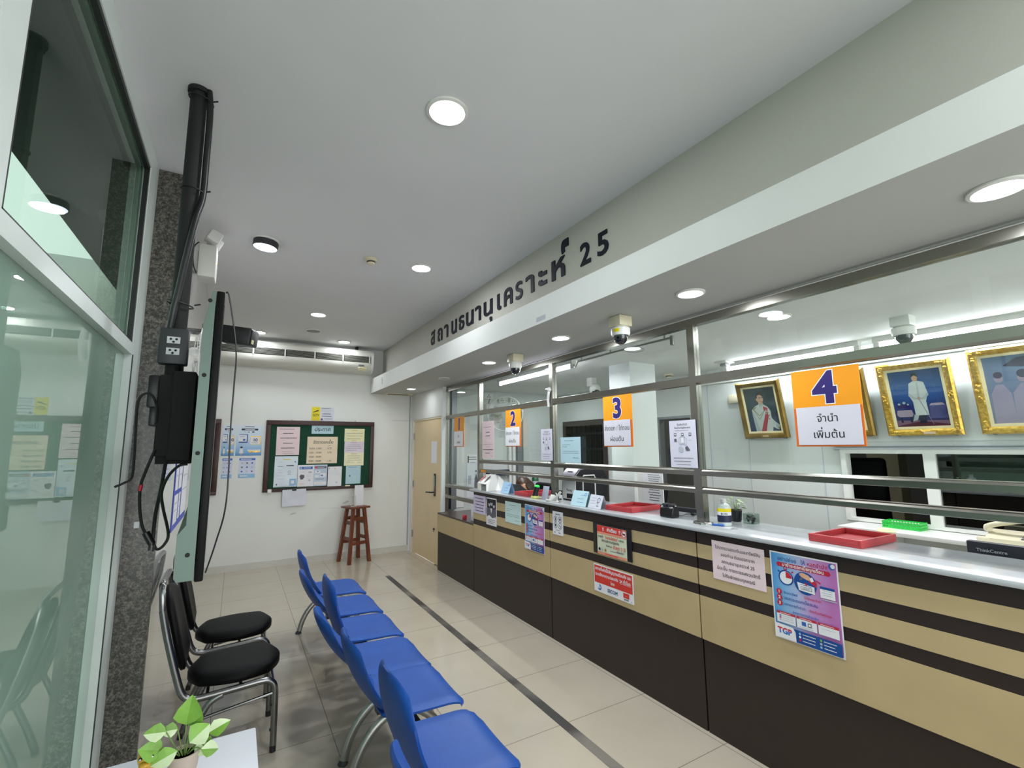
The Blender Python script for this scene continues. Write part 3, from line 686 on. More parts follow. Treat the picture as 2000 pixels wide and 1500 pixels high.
# ================================================================== STEEL SCREEN WITH GLASS
t = thing('teller_screen', 'stainless steel framed glass screen standing on the counter', 'glass screen', (2.525, 2.2, 1.124))
X0, X1 = 2.50, 2.55
for y, z0 in ((.42, 1.124), (1.965, 1.124), (3.535, 1.124), (5.05, .738), (6.09, .738)):
    B((X0, y-.026, z0), (X1, y+.026, 2.42)).build('post', STEEL, t)
for y in (.42, 1.965, 3.535):
    MB().lathe([(.06, 0), (.058, .008), (.045, .012), (.04, .012)], (2.525, y, 1.1245), 28).build('post_foot', CHROME, t)
B((X0-.004, CN, 2.372), (X1, 6.12, 2.42)).build('top_rail', STEEL, t)
ys = [CN, .394, .446, 1.939, 1.991, 3.509, 3.561, 5.024, 5.076, 6.064]
for a, c in zip(ys[::2], ys[1::2]):
    far = a > 5
    for z0, z1 in ((1.99, 2.042), (1.415, 1.457) if not far else (1.068, 1.112), (1.308, 1.346) if not far else (.925, .968)):
        k = .013 if z0 < 1.6 else .002; k2 = .008 if z0 > 1.6 else .002            # rounded tube edge
        MB().prism([(X0+k2, z0), (X0, z0+k2), (X0, z1-k), (X0+k*.4, z1-k*.35), (X0+k, z1), (X1, z1), (X1, z0)], (0, a, 0), (1, 0, 0), (0, 0, 1), (0, c-a, 0)).build('rail', STEEL, t, angle=10)
GP = glass('screen_glass', '#f7fbf9', refl=.6)
for a, c in zip(ys[::2], ys[1::2]):
    far = a > 5
    B((2.522, a, 1.457 if not far else 1.112), (2.528, c, 1.99)).build('glass_pane', GP, t)
    B((2.522, a, 2.042), (2.528, c, 2.372)).build('glass_pane', GP, t)
B((2.499, 4.86, 1.312), (2.4998, 4.985, 1.342)).build('amber_tape', M_('amber_tape', '#c9892c', .4), t)
b = MB().tube(smooth([(2.495, 3.545, 2.13), (2.485, 3.55, 2.09), (2.485, 3.56, 2.04), (2.49, 3.56, 1.97)], 4), .012); b.ball((2.49, 3.545, 2.13), .022)
b.build('bracket', WPL, t)  # white door hook, built as a part of the screen
# grey aluminium sliding frame inside at the far end
b = B((2.56, 6.235, .74), (2.62, 6.298, 2.448)); b.box((2.66, 6.235, .74), (2.74, 6.298, 2.448)); b.box((2.62, 6.26, .74), (2.66, 6.298, 2.448), 1)
solo('sliding_frame', 'grey aluminium sliding frame inside against the far office wall', 'frame', b, [ALUG, BLACKP])
b = B((3.62, 6.25, .74), (3.66, 6.298, 2.17)); b.box((3.69, 6.25, .74), (3.73, 6.298, 2.17)); b.box((3.77, 6.24, .74), (3.87, 6.298, 2.17), 1); b.box((3.62, 6.25, 2.17), (3.87, 6.298, 2.2))
solo('window_frame', 'white and grey vertical aluminium posts on far office wall behind sign 2', 'frame', b, [WPL, ALUG])

# ================================================================== NUMBER SIGNS ON THE GLASS
XG2 = 2.4985
def sign(n, y0, y1, z0, z1, lines, label, sz, zp, group='orange window number signs', bold=.035, th=.17):
    s = wallsheet(y0, y1, z0, z1, ORANGE, .004); zr = (zp-z0)/(z1-z0)
    s.rect(0, 0, 1, zr-.02, ORED); s.rect(0, 0, 1, .03, ORED)
    e_ = .58*(1-zr)/.51; yb = zr+.5*(1-zr)-.355*e_
    s.text(n, .5, yb, e_, PAPER, bold=.062, res=3).text(n, .5, yb, e_, PURP, bold=.04, res=3)
    o = s.build('number_sign', label, 'sign', (XG2-.012, (y0+y1)/2, (z0+z1)/2), '-X', group)
    w_, h_ = abs(y0-y1)*.93, (zp-z0)-.012
    p = Sheet(w_, h_, M_('shaded_paper', '#cfcdd8', .7, var=.01) if n in '34' else PAPER)  # shade on two of the sign papers, put into their colour
    for k, tx in enumerate(lines): p.text(tx, .5, .60-.42*k, sz, INK, maxw=.94, bold=.006, res=3)
    q = p.build('paper', None, None, (0, 0, 0), 'Z', parent=o)
    q.matrix_local = Matrix.Translation((-.008 if n != '4' else .0, -(z1-z0)/2+.008+h_/2, .0065))
    if n == '4': q.location.x = .002
    return o
sign('1', 5.735, 5.43, 1.61, 1.995, ['รับ', 'ทรัพย์'], 'orange sign with number 1, leftmost window', .22, 1.812)
sign('2', 4.36, 4.05, 1.605, 1.99, ['ส่งดอก / ไถ่ถอน', 'ผ่อนต้น'], 'orange sign with number 2', .25, 1.81)
sign('3', 2.80, 2.49, 1.597, 1.985, ['ส่งดอก / ไถ่ถอน', 'ผ่อนต้น'], 'orange sign with number 3', .25, 1.802)
sign('4', 1.338, 1.028, 1.592, 1.976, ['จำนำ', 'เพิ่มต้น'], 'orange sign with number 4, largest in view', .27, 1.792)
GW = 'paper notices taped to the glass screen'
s = wallsheet(4.935, 4.645, 1.475, 1.90, PINK).lines(.1, .9, (.84,), INK, .008, 1).lines(.25, .75, (.70, .6), INK, .018, 2).lines(.1, .95, (.37,), INKG, .006, 3).lines(.3, .7, (.31,), INKG, .006, 9).lines(.05, .95, (.23,), INK, .016, 4).lines(.25, .75, (.14,), INK, .014, 5).lines(.7, .95, (.06,), INKG, .006, 6)
s.build('notice', 'pink paper taped on the glass left of sign 2', 'notice', (XG2-.004, 4.79, 1.687), '-X', GW)
def transfer_notice(y0, y1, z0, z1, label):
    s = wallsheet(y0, y1, z0, z1, M_('lilac_paper', '#d5d3e2', .7, var=.02))
    s.text('รับเงินจำนำ', .5, .89, .06, INK, bold=.012).text('โดยผ่านบัญชีธนาคาร', .5, .825, .05, INK, bold=.012, maxw=.8).lines(.2, .8, (.78,), INKG, .006, 3)
    for cx in (.22, .5, .78):
        s.rect(cx-.045, .66, cx+.045, .73, INKG); s.rect(cx-.025, .685, cx+.025, .715, PAPER)
    s.rect(.18, .54, .27, .61, INKG); s.line(.72, .575, .82, .575, .008, PALEG)
    s.ring(.5, .56, .16, .015, PALEG, a0=-1.2, a1=1.1); s.ring(.5, .56, .16, .015, PALEG, a0=2, a1=4.3)
    s.rect(.42, .49, .56, .66, PALEG); s.rect(.44, .52, .54, .63, PAPER); s.disc(.42, .38, .09, PALEG); s.poly([(.58, .42), (.66, .46), (.76, .36), (.62, .35)], INKG)
    s.lines(.1, .9, (.20, .13), INK, .010, 7).lines(.2, .9, (.06,), INK, .007, 8)
    return s.build('notice', label, 'notice', (XG2-.004, (y0+y1)/2, (z0+z1)/2), '-X', GW)
transfer_notice(3.70, 3.515, 1.475, 1.765, 'pale lilac notice on the glass left of the second steel post')
transfer_notice(2.165, 1.955, 1.462, 1.765, 'pale lilac notice on the glass right of sign 3')
s = wallsheet(3.39, 3.11, 1.46, 1.68, LBLUE).lines(.2, .75, (.86,), INK, .012, 1).lines(.08, .6, (.70,), INK, .01, 2, 'L').lines(.08, .38, (.62,), INK, .012, 3, 'L').lines(.08, .95, (.45, .38), INKG, .01, 4).lines(.6, .97, (.2,), INK, .012, 5)
s.build('notice', 'pale blue paper standing on the rail left of sign 3', 'notice', (XG2-.004, 3.25, 1.572), '-X', GW)

# ================================================================== POSTERS ON THE COUNTER FRONT
XP = XC-.0135; GP_ = 'papers stuck on the counter front'
def pawn_poster(y0, y1, z0, z1, label, big):
    s = wallsheet(y0, y1, z0, z1, PAPER, .001); r = 3 if big else 1
    G = ramp_mat('poster_blend', 'd', [(0, '#3b8fd0'), (.28, '#86b7e0'), (.5, '#b3b9de'), (.72, '#c394cc'), (1, '#b974b4')])
    if big: s.rect(.022, .016, .98, .985, G)
    else: s.poly([(.022, .016), (.98, .016), (.98, .90), (.86, .985), (.022, .985)], G)
    s.text('อย่าปล่อย', .27, .905, .058, DBLUE, bold=.018, res=r, maxw=.34).text('ให้', .515, .905, .058, DBLUE, bold=.018, res=r).text('หลุดจำนำ!', .72, .905, .056, CRIM, bold=.018, res=r, maxw=.31)
    s.disc(.92, .945, .045, BLUEP).disc(.935, .95, .03, PAPER)
    s.rect(.14, .835, .86, .885, CRIM).disc(.14, .86, .035, CRIM).disc(.86, .86, .035, CRIM)
    s.text('มาชำระดอกเบี้ยทุกเดือน', .5, .846, .05, PAPER, bold=.025, maxw=.7, res=r)
    # stopwatch
    cx, cy = .24, .715
    s.disc(cx, cy, .115, DBLUE, 30).disc(cx, cy, .095, PAPER, 30).disc(cx, cy, .092, CRIM, 12, a0=0, a1=PI/2)
    s.rect(.225, .80, .255, .815, CRIM).ring(.24, .823, .03, .012, CRIM).line(.12, .785, .15, .77, .02, DBLUE).line(.33, .785, .36, .80, .02, CRIM)
    # hand dropping a ring over a pawn ticket
    s.disc(.53, .70, .165, DBLUE, 36).poly([(.60, .79), (.70, .73), (.685, .68), (.58, .735)], CRIM)
    s.poly([(.45, .80), (.50, .815), (.58, .80), (.63, .765), (.62, .74), (.55, .745), (.50, .76), (.46, .775)], SKIN)
    s.poly([(.60, .77), (.64, .785), (.66, .745), (.62, .73)], PAPER)
    s.line(.47, .775, .50, .745, .008, GOLD).ring(.47, .74, .015, .006, GOLD)
    s.poly([(.41, .70), (.66, .68), (.66, .60), (.43, .612)], PAPER).line(.45, .682, .62, .67, .008, BLUEP)
    s.rect(.46, .625, .62, .66, INKG).rect(.468, .63, .612, .655, PAPER).text('หลุดจำนำ', .54, .634, .022, INK, bold=.02, maxw=.13, res=1)
    s.poly([(.53, .715), (.545, .70), (.565, .71), (.555, .69), (.565, .675), (.545, .682), (.527, .672), (.533, .69), (.52, .705)], CRIM)
    # calendar
    s.rect(.74, .59, .94, .70, PAPER).rect(.74, .685, .94, .712, DBLUE)
    for i in range(3): s.lines(.76, .93, (.672-.024*i,), PALEG, .006, i)
    s.line(.76, .575, .96, .575, .014, PALEG); s.poly([(.68, .77), (.76, .745), (.75, .73), (.70, .75)], CRIM)
    for i, (tx, y, c1, tx2) in enumerate([('รักษาทรัพย์', .53, DBLUE, 'ไม่ให้หลุดจำนำ'), ('ลดภาระดอกเบี้ยสะสม', .465, DBLUE, ''), ('ขยายอายุตั๋วจำนำ', .40, DBLUE, 'ป้องกันทรัพย์หลุด')]):
        s.disc(.12, y+.012, .042, CRIM).text(str(i+1), .12, y-.004, .048, PAPER, bold=.04, res=r)
        s.text(tx, .19, y, .036 if i != 1 else .046, c1, 'L', bold=.014, res=r)
        if tx2: s.text(tx2, .50 if i == 0 else .56, y-.003, .034, CRIM, 'L', bold=.014, maxw=.40, res=r)
    s.text('ช่องทางการชำระเงิน', .5, .33, .036, BLUEP, bold=.02, res=r)
    for a, c in ((.06, .345), (.365, .655), (.675, .955)):
        s.rect(a, .19, c, .30, PAPER).rect(a, .288, c, .315, CRIM).lines(a+.03, c-.03, (.30,), PAPER, .006, int(a*100))
    for y, m in ((.268, BLUEP), (.245, CRIM), (.222, PALEG)): s.rect(.10, y-.007, .13, y+.007, m).lines(.15, .33, (y,), PALEG, .005, int(y*500), 'L')
    s.rect(.44, .225, .50, .27, BLUEP).rect(.53, .225, .58, .27, INKG).rect(.54, .235, .57, .26, PAPER).lines(.39, .63, (.205,), PALEG, .004, 3).lines(.70, .94, (.26,), PALEG, .004, 5)
    s.rect(.022, .016, .98, .155, DBLUE).poly([(.022, .016), (.34, .016), (.335, .12), (.30, .165), (.022, .175)], PAPER)
    s.text('TGP', .17, .075, .085, CRIM, bold=.05, res=r).rect(.03, .073, .31, .096, BLUEP) if False else s.text('TGP', .17, .07, .088, ramp_mat('tgp_blend', 'y', [(0, '#2a72c4'), (.095, '#2a72c4'), (.118, '#d0303c'), (1, '#d0303c')]), bold=.05, res=r)
    for i, y in enumerate((.125, .09, .055)):
        s.disc(.40, y, .017, (SKYP, PAPER, CRIM)[i]).lines(.44, .66, (y,), PAPER, .008, i, 'L'); s.disc(.70, y, .017, (LEAF, PALEG, SKYP)[i]).lines(.74, .92, (y,), PAPER, .008, i+7, 'L')
    return s.build('poster', label, 'poster', (XP, (y0+y1)/2, (z0+z1)/2), '-X', GP_, roll=-.004)
pawn_poster(1.470, 1.156, .655, 1.068, 'large blue and pink reminder poster with a stopwatch, nearest on the counter', True)
pawn_poster(3.830, 3.508, .665, 1.067, 'blue and pink reminder poster with cut top corner, farther along the counter', False)
s = wallsheet(1.81, 1.50, .855, 1.064, PINK)
for k, tx in enumerate(['โปรดตรวจสอบเงินและทรัพย์สิน', 'ของท่าน ก่อนออกจาก', 'สถานธนานุเคราะห์ 25', 'มิฉะนั้น ทางเราขอสงวนสิทธิ์', 'ไม่รับผิดชอบทุกกรณี']):
    s.text(tx, .5, .80-.175*k, .112, INK, maxw=.86, bold=.010, res=3)
s.build('notice', 'pink five-line notice on the counter left of the large blue poster', 'notice', (XP, 1.655, .9595), '-X', GP_, roll=-.006)
# warning sign on black board
solo('sign_board', 'plain black backing board behind the gold warning sign', 'board', MB().rbox((XC-.022, 2.445, .812), (XC-.0125, 2.842, 1.03), .002), BLACKP)
s = wallsheet(2.793, 2.488, .812, 1.018, M_('pale_olive_print', '#d3d8bd', .5), .002)
s.rect(0, .78, 1, 1, RED).rect(0, .70, 1, .78, SALM).rect(0, 0, 1, .09, SALM).lines(.25, .8, (.045,), RED, .03, 1)
s.text('!!', .22, .83, .17, PAPER, bold=.03).text('คำเตือน', .52, .835, .16, PAPER, bold=.03).text('!!', .79, .83, .17, PAPER, bold=.03)
s.disc(.93, .86, .085, PAPER).ring(.93, .86, .08, .016, RED).rect(.885, .83, .975, .88, INK).line(.875, .93, .985, .79, .014, RED)
s.text("การนำ", .13, .585, .115, INK, bold=.02).text("'ทองปลอม'", .50, .57, .15, RED, bold=.014).text('มาจำนำ', .84, .585, .085, INK, bold=.02)
s.text('มีความผิดตามกฎหมาย', .46, .455, .115, INK, bold=.014, maxw=.6).text('โทษจำคุก', .42, .31, .085, INK, bold=.02).text('จำคุก 3 ปี', .76, .285, .16, RED, bold=.012)
s.line(.03, .26, .97, .26, .004, PALEG)
for x, m in ((.08, INK), (.18, PALEG), (.29, GOLD)): s.disc(x, .18, .035, m)
s.lines(.45, .95, (.19,), INKG, .02, 3).lines(.65, .97, (.22,), INKG, .02, 5)
s.build('warning_sign', 'red topped gold warning sign on black board, counter centre', 'sign', (XC-.0225, 2.64, .915), '-X')
s = wallsheet(2.852, 2.447, .535, .728, PAPER, .003)
s.rect(.018, .33, .982, .965, RED)
s.text('สถานที่แห่งนี้มีสัญญาณเตือนภัย และ', .5, .80, .15, PAPER, bold=.025, maxw=.92).text('ระบบรักษาความปลอดภัย', .34, .60, .15, PAPER, bold=.025, maxw=.6).text('24 ชั่วโมง', .81, .60, .15, PAPER, bold=.025).line(.68, .57, .95, .57, .005, PAPER).text('โดย', .5, .41, .14, PAPER, bold=.02)
s.ring(.15, .18, .05, .022, BLUEP, a0=-2.6, a1=1.7).ring(.165, .165, .035, .018, SKYP, a0=.3, a1=3.6)
s.text('SECOM', .49, .11, .17, M_('steel_blue_print', '#25517e', .5), bold=.03).rect(.76, .13, .90, .30, RED).line(.80, .2, .86, .2, .006, SALM).text('SECOM', .83, .05, .07, INK, bold=.03).disc(.95, .06, .012, PALEG)
s.build('alarm_sign', 'red and white alarm notice directly below the gold warning sign', 'sign', (XP, 2.65, .6315), '-X')
s = wallsheet(4.945, 4.645, .868, 1.065, M_('pale_violet_paper', '#cfc5e0', .7)).lines(.1, .9, (.84, .66, .49, .32, .15), INK, .04, 11)
s.build('notice', 'pale violet five-line paper at the far end of the striped counter', 'notice', (XP, 4.79, .966), '-X', GP_)
s = wallsheet(4.622, 4.39, .778, 1.062, PAPER)
s.rect(.06, .28, .94, .96, INK)
for cx, cy, r, ry in ((.3, .78, .10, .12), (.52, .82, .11, .13), (.75, .74, .10, .12)): s.disc(cx, cy, r, PALEG, ry=ry).disc(cx, cy+.05, r*1.1, INK, ry=ry*.5)
s.poly([(.10, .66), (.26, .60), (.40, .66), (.48, .5), (.56, .66), (.72, .58), (.92, .64), (.88, .30), (.12, .30)], INKG).poly([(.42, .62), (.5, .42), (.58, .62)], PAPER)
s.poly([(.08, .30), (.3, .36), (.6, .28), (.92, .33), (.92, .28), (.08, .28)], PAPER).lines(.12, .9, (.2, .14, .08), INK, .014, 4)
s.build('poster', 'small black and white picture poster near the far end of the striped counter', 'poster', (XP, 4.506, .92), '-X', GP_)
s = wallsheet(4.207, 3.90, .858, 1.061, PGREEN).lines(.25, .75, (.85,), INK, .016, 1).lines(.08, .55, (.64,), INKG, .012, 2, 'L').lines(.08, .4, (.56,), INK, .014, 3, 'L').lines(.08, .95, (.40, .32), INK, .012, 4).lines(.6, .97, (.16,), INKG, .012, 5)
s.build('notice', 'pale green typed paper on the counter between the two picture posters', 'notice', (XP, 4.053, .96), '-X', GP_)
s = wallsheet(3.38, 3.232, .863, 1.054, PAPER)
s.text('กรุณาถอด', .5, .86, .085, INK, bold=.03, maxw=.8)
for x, y, pl in ((.28, .67, [(-.06, .08), (.06, .08), (.03, 0), (.07, -.09), (-.07, -.09), (-.03, 0)]), (.72, .67, [(-.09, .0), (0, .1), (.09, 0), (.02, -.03), (.03, -.09), (-.04, -.06)]), (.28, .40, [(-.07, .07), (.02, .09), (.08, -.02), (.0, -.09), (-.06, -.03)]), (.72, .40, [(-.1, .05), (-.03, .04), (.1, -.05), (.09, -.08), (-.06, 0)])):
    s.ring(x, y, .17, .025, INK).poly([(x+a, y+c*.8) for a, c in pl], INK)
s.lines(.2, .8, (.2,), INKG, .02, 2).lines(.1, .3, (.1,), INK, .03, 3).lines(.55, .75, (.1,), INK, .03, 4)
s.build('pictogram_sign', 'small white plate of four round prohibition pictograms', 'sign', (XP, 3.306, .9585), '-X', GP_)

# ================================================================== NOTICE BOARD ON THE BACK WALL
YB = 7.42
t = thing('notice_board', 'green felt notice board in dark wood frame on the back wall', 'notice board', (1.097, YB, 1.0))
x0, x1, z0, z1 = .348, 1.845, 1.003, 2.002
B((x0+.04, YB-.02, z0+.04), (x1-.04, YB-.001, z1-.04)).build('felt', GREENF, t)
for q in ((x0, x1, z1-.065, z1), (x0, x1, z0, z0+.045), (x0, x0+.06, z0+.045, z1-.065), (x1-.055, x1, z0+.045, z1-.065)):
    MB().rbox((q[0], YB-.035, q[2]), (q[1], YB-.001, q[3]), .004).build('frame_rail', DARKWOOD, t)
for x in (.67, 1.56): MB().cyl((x, YB-.03, z1+.008), (x, YB-.001, z1+.008), .008).build('hanger', GREYMET, t)
MB().tube(smooth([(.36, YB-.037, 1.30), (.372, YB-.038, 1.2), (.41, YB-.04, 1.1), (.435, YB-.04, 1.055), (.55, YB-.039, 1.04), (.75, YB-.039, 1.045), (.9, YB-.038, 1.03), (.93, YB-.038, 1.065)]), .0025).build('wire', BLACKP, t)
MB().rbox((.41, YB-.055, .995), (.46, YB-.036, 1.045), .008).build('plug', WPL, t)
YP = YB-.0215; GN = 'papers pinned on the green notice board'
def bsheet(x0, x1, z0, z1, bg): return Sheet(x1-x0, z1-z0, bg)
def put(s, x0, x1, z0, z1, label, roll=0, y=YP, cat='notice', group=GN, name='pinned_paper'):
    return s.build(name, label, cat, ((x0+x1)/2, y, (z0+z1)/2), '-Y', group, roll=roll)
q = (.485, .785, 1.51, 1.91); s = bsheet(*q, PINK).lines(.1, .9, (.92,), INK, .012, 1)
for k, y in enumerate((.77, .60, .42, .25)): s.lines(.14 if k % 2 else .25, .92 if k % 2 else .78, (y,), INK, .022, k+3)
s.lines(.25, .75, (.12,), INKG, .008, 3).lines(.3, .8, (.05,), INKG, .008, 4); put(s, *q, 'pink paper at the top left of the notice board', roll=.006)
q = (.94, 1.243, 1.815, 1.935); s = bsheet(*q, LBLUE).text('ประกาศ', .5, .32, .62, INK, bold=.012, res=3); put(s, *q, 'pale blue header card at the top centre of the notice board')
q = (.89, 1.31, 1.383, 1.772); s = bsheet(*q, CREAM).text('อัตราดอกเบี้ย', .52, .74, .155, INK, bold=.012, maxw=.66)
for k, (a, c) in enumerate((('ไม่เกิน 5,000', '0.25'), ('5,001 - 10,000', '0.75'), ('10,001 - 20,000', ''), ('20,001 - 100,000', '1.25'))):
    s.text(a, .27, .53-.155*k, .09, INK, maxw=.40, bold=.006)
    if c: s.text(c, .74, .53-.155*k, .09, INK, maxw=.2)
s.line(.0, .5, 1, .5, .004, M_('crease', '#d2b98e', .7)).line(.5, 0, .5, .6, .004, MATS['crease']).lines(.66, .8, (.66,), INKG, .01, 2); put(s, *q, 'cream interest rate card in the middle of the notice board')
q = (1.405, 1.70, 1.70, 1.895); s = bsheet(*q, YELP).lines(.35, .7, (.87,), INK, .016, 1).lines(.06, .95, (.64, .43, .22), INKG, .022, 4).lines(.35, .65, (.07,), INKG, .016, 6); put(s, *q, 'pale yellow paper at the top right of the notice board')
q = (1.41, 1.70, 1.535, 1.70); s = bsheet(*q, M_('pale_mauve_paper', '#dcd2de', .7)).lines(.3, .7, (.9,), INK, .02, 1).lines(.06, .96, (.70, .55, .40), INKG, .024, 2).lines(.06, .75, (.22,), INKG, .024, 5); put(s, *q, 'pale mauve paper under the yellow one, right of the rate card')
q = (1.413, 1.70, 1.34, 1.535); s = bsheet(*q, M_('pale_cream_paper', '#ece7c6', .7)).lines(.35, .7, (.9,), INK, .02, 1).lines(.12, .9, (.75, .58, .42), INKG, .02, 3).lines(.12, .55, (.26,), INKG, .02, 4).lines(.65, .9, (.24,), INKG, .02, 6); put(s, *q, 'pale cream paper below the mauve one, right of the rate card')
q = (.48, .778, 1.066, 1.495); s = bsheet(*q, M_('pale_sky_paper', '#dbe6ef', .6)).lines(.35, .75, (.89,), YELLOW, .025, 1).lines(.2, .35, (.81,), PALEG, .01, 2).lines(.15, .4, (.66,), INK, .012, 3).lines(.5, .85, (.69,), NAVY, .035, 4).lines(.15, .4, (.55, .47), PALEG, .01, 5).ring(.65, .48, .06, .012, INKG).lines(.55, .75, (.41,), INKG, .01, 6).lines(.12, .5, (.36, .26), PALEG, .008, 7).rect(.68, .04, .97, .26, SKYP).rect(.74, .1, .88, .2, PAPER).rect(.1, .06, .16, .11, INKG).line(.05, .03, .9, .03, .008, INKG).poly([(.84, .83), (.9, .83), (.92, .78), (.86, .8)], BLUEP)
put(s, *q, 'white and blue printed sheet at the lower left of the notice board', roll=-.004)
q = (.783, .995, 1.06, 1.365); s = bsheet(*q, PAPER).rect(.1, .80, .93, .92, BLUEP).disc(.2, .86, .07, SKYP).lines(.35, .9, (.86,), PAPER, .03, 1).lines(.1, .6, (.7, .64), PALEG, .01, 2).rect(.68, .62, .88, .7, PALEG).poly([(.12, .48), (.2, .56), (.4, .54), (.44, .44), (.34, .34), (.2, .32)], INKG).lines(.55, .9, (.52, .46, .36, .28), PALEG, .01, 3).lines(.12, .5, (.14, .1), SALM, .01, 5).disc(.75, .28, .06, PALEG)
put(s, *q, 'white leaflet with a blue heading, second in the bottom row')
q = (.995, 1.18, 1.06, 1.365); s = bsheet(*q, M_('pale_steel_paper', '#bccada', .6)).rect(.06, .82, .94, .92, INKG).disc(.15, .87, .08, CRIM).lines(.25, .9, (.87,), PAPER, .02, 1).rect(.1, .6, .5, .72, PAPER).disc(.3, .68, .05, BLUEP).rect(.1, .4, .4, .52, PAPER).rect(.5, .42, .92, .6, PAPER).rect(.55, .46, .7, .52, BLUEP).lines(.1, .9, (.34, .3), INKG, .012, 5).rect(.05, .05, .95, .2, PAPER).lines(.1, .8, (.12,), PALEG, .012, 6)
put(s, *q, 'grey blue leaflet, third in the bottom row of the board')
q = (1.183, 1.392, 1.037, 1.345); s = bsheet(*q, INK, ).rect(.04, .03, .97, .96, PAPER).rect(.1, .86, .15, .9, INKG).disc(.5, .85, .035, GOLD).lines(.1, .9, (.75, .7, .65, .6, .55), PALEG, .006, 1).lines(.5, .8, (.25,), PALEG, .008, 2).disc(.64, .2, .08, PALEG, ry=.04)
put(s, *q, 'black framed white certificate, fourth in the bottom row', y=YP-.002)
q = (1.445, 1.662, 1.07, 1.335); s = bsheet(*q, LBLUE).lines(.15, .85, (.93,), BLUEP, .02, 1).lines(.1, .9, (.82, .76, .7, .6, .52), PALEG, .008, 2).poly([(.22, .46), (.27, .49), (.34, .46), (.28, .38)], INKG).lines(.4, .8, (.28,), PALEG, .008, 3)
put(s, *q, 'pale blue sheet at the lower right of the notice board')
solo('yellow_tag', 'tiny yellow label on the lower right rail of the notice board', 'label', B((1.44, YB-.0365, 1.038), (1.51, YB-.0352, 1.055)), YELP)
q = (.60, .905, .80, 1.03); s = bsheet(*q, M_('blank_paper_sheet', '#d6d8e2', .7)).lines(.3, .7, (.6, .5, .4), PALEG, .006, 1)
o = put(s, *q, 'blank paper hanging from a black clip below the notice board', roll=.02, y=YB-.052, group=None, name='hanging_paper')
MB().rbox((-.03, .095, -.004), (.025, .13, .010), .003).build('clip', BLACKP, o)
# signs on the wall
q = (.93, 1.242, 2.01, 2.212); s = bsheet(*q, M_('pale_grey_print', '#d4d6e2', .4)).rect(0, 0, .375, 1, YELLOW)
s.poly([(.06, .62), (.28, .78), (.32, .70), (.12, .60), (.07, .58)], INK).text('CCTV', .19, .33, .22, INK, bold=.03, maxw=.28).line(.07, .28, .3, .28, .006, INKG).lines(.42, .95, (.92,), INK, .03, 1).lines(.42, .97, (.5, .33), INKG, .05, 2).lines(.42, .97, (.8, .7), PALEG, .02, 3).disc(.46, .1, .05, INKG).lines(.56, .96, (.14,), INK, .03, 4)
put(s, *q, 'yellow and white CCTV sign above the notice board', y=YB-.001, cat='sign', group=None, name='camera_sign')
def promo(x0, x1, label):
    q = (x0, x1, 1.51, 1.925); s = bsheet(*q, ramp_mat('promo_blend', 'y', [(0, '#2f77b8'), (.12, '#6fa8d6'), (.6, '#c6d9ea'), (1, '#d5e0ec')]))
    s.lines(.3, .75, (.95,), INK, .02, 1).rect(.18, .83, .82, .89, NAVY).lines(.25, .8, (.86,), PAPER, .02, 2).rect(.58, .76, .68, .8, INK).rect(.42, .765, .5, .79, INKG).lines(.25, .4, (.78,), INKG, .01, 3)
    s.rect(.10, .42, .44, .70, DBLUE).rect(.08, .46, .40, .68, PAPER).disc(.3, .52, .05, BLUEP).lines(.12, .36, (.62,), BLUEP, .012, 5)
    s.rect(.54, .36, .94, .64, GOLD).rect(.55, .37, .90, .62, PAPER).text('10', .73, .47, .14, PURP, bold=.03).lines(.58, .88, (.42,), INKG, .012, 3)
    s.disc(.22, .27, .045, INK).poly([(.17, .24), (.27, .24), (.30, .08), (.14, .08)], PAPER).rect(.18, .03, .25, .08, SKIN)
    s.rect(.45, .15, .96, .20, PAPER).lines(.48, .97, (.13,), GOLD, .05, 7); return put(s, *q, label, y=YB-.001, cat='poster', group='blue leaflets left of the notice board', name='poster')
promo(-.005, .308, 'blue poster with a number 10 left of the notice board')
promo(-.172, -.022, 'blue poster cut off by the hanging cable, right of the TV')
def icons(x0, x1, label):
    q = (x0, x1, 1.21, 1.48); s = bsheet(*q, M_('pale_lilac_print', '#cfd6ea', .5)).rect(.02, .88, .98, .98, BLUEP).lines(.1, .9, (.93,), PAPER, .03, 1).rect(0, 0, 1, .2, SKYP)
    for i in range(3):
        for k in range(3): s.disc(.2+.3*i, .74-.21*k, .055, (PALEG, INKG, BLUEP)[(i+k) % 3])
    s.lines(.1, .6, (.1,), PAPER, .06, 3); return put(s, *q, label, y=YB-.001, cat='poster', group='blue leaflets left of the notice board', name='poster')
icons(.045, .245, 'small leaflet of icons below the number 10 poster')
icons(-.15, -.03, 'small leaflet of icons just right of the TV edge')
t = thing('notice_board', 'second dark framed notice board mostly hidden behind the TV', 'notice board', (-.94, YB, 1.0))
B((-1.63, YB-.02, 1.04), (-.23, YB-.001, 1.96)).build('felt', GREENF, t)
for q in ((-1.68, -.19, 1.94, 2.003), (-1.68, -.19, 1.0, 1.045), (-1.68, -1.62, 1.045, 1.94), (-.25, -.19, 1.045, 1.94)):
    MB().rbox((q[0], YB-.035, q[2]), (q[1], YB-.001, q[3]), .004).build('frame_rail', DARKWOOD, t)
s = Sheet(.22, .31, PAPER).lines(.1, .9, (.9, .85), PALEG, .006, 1)
s.build('notice', 'white sheet taped on the beige door above the handle', 'notice', (2.4605, 6.40, 1.535), '-X')

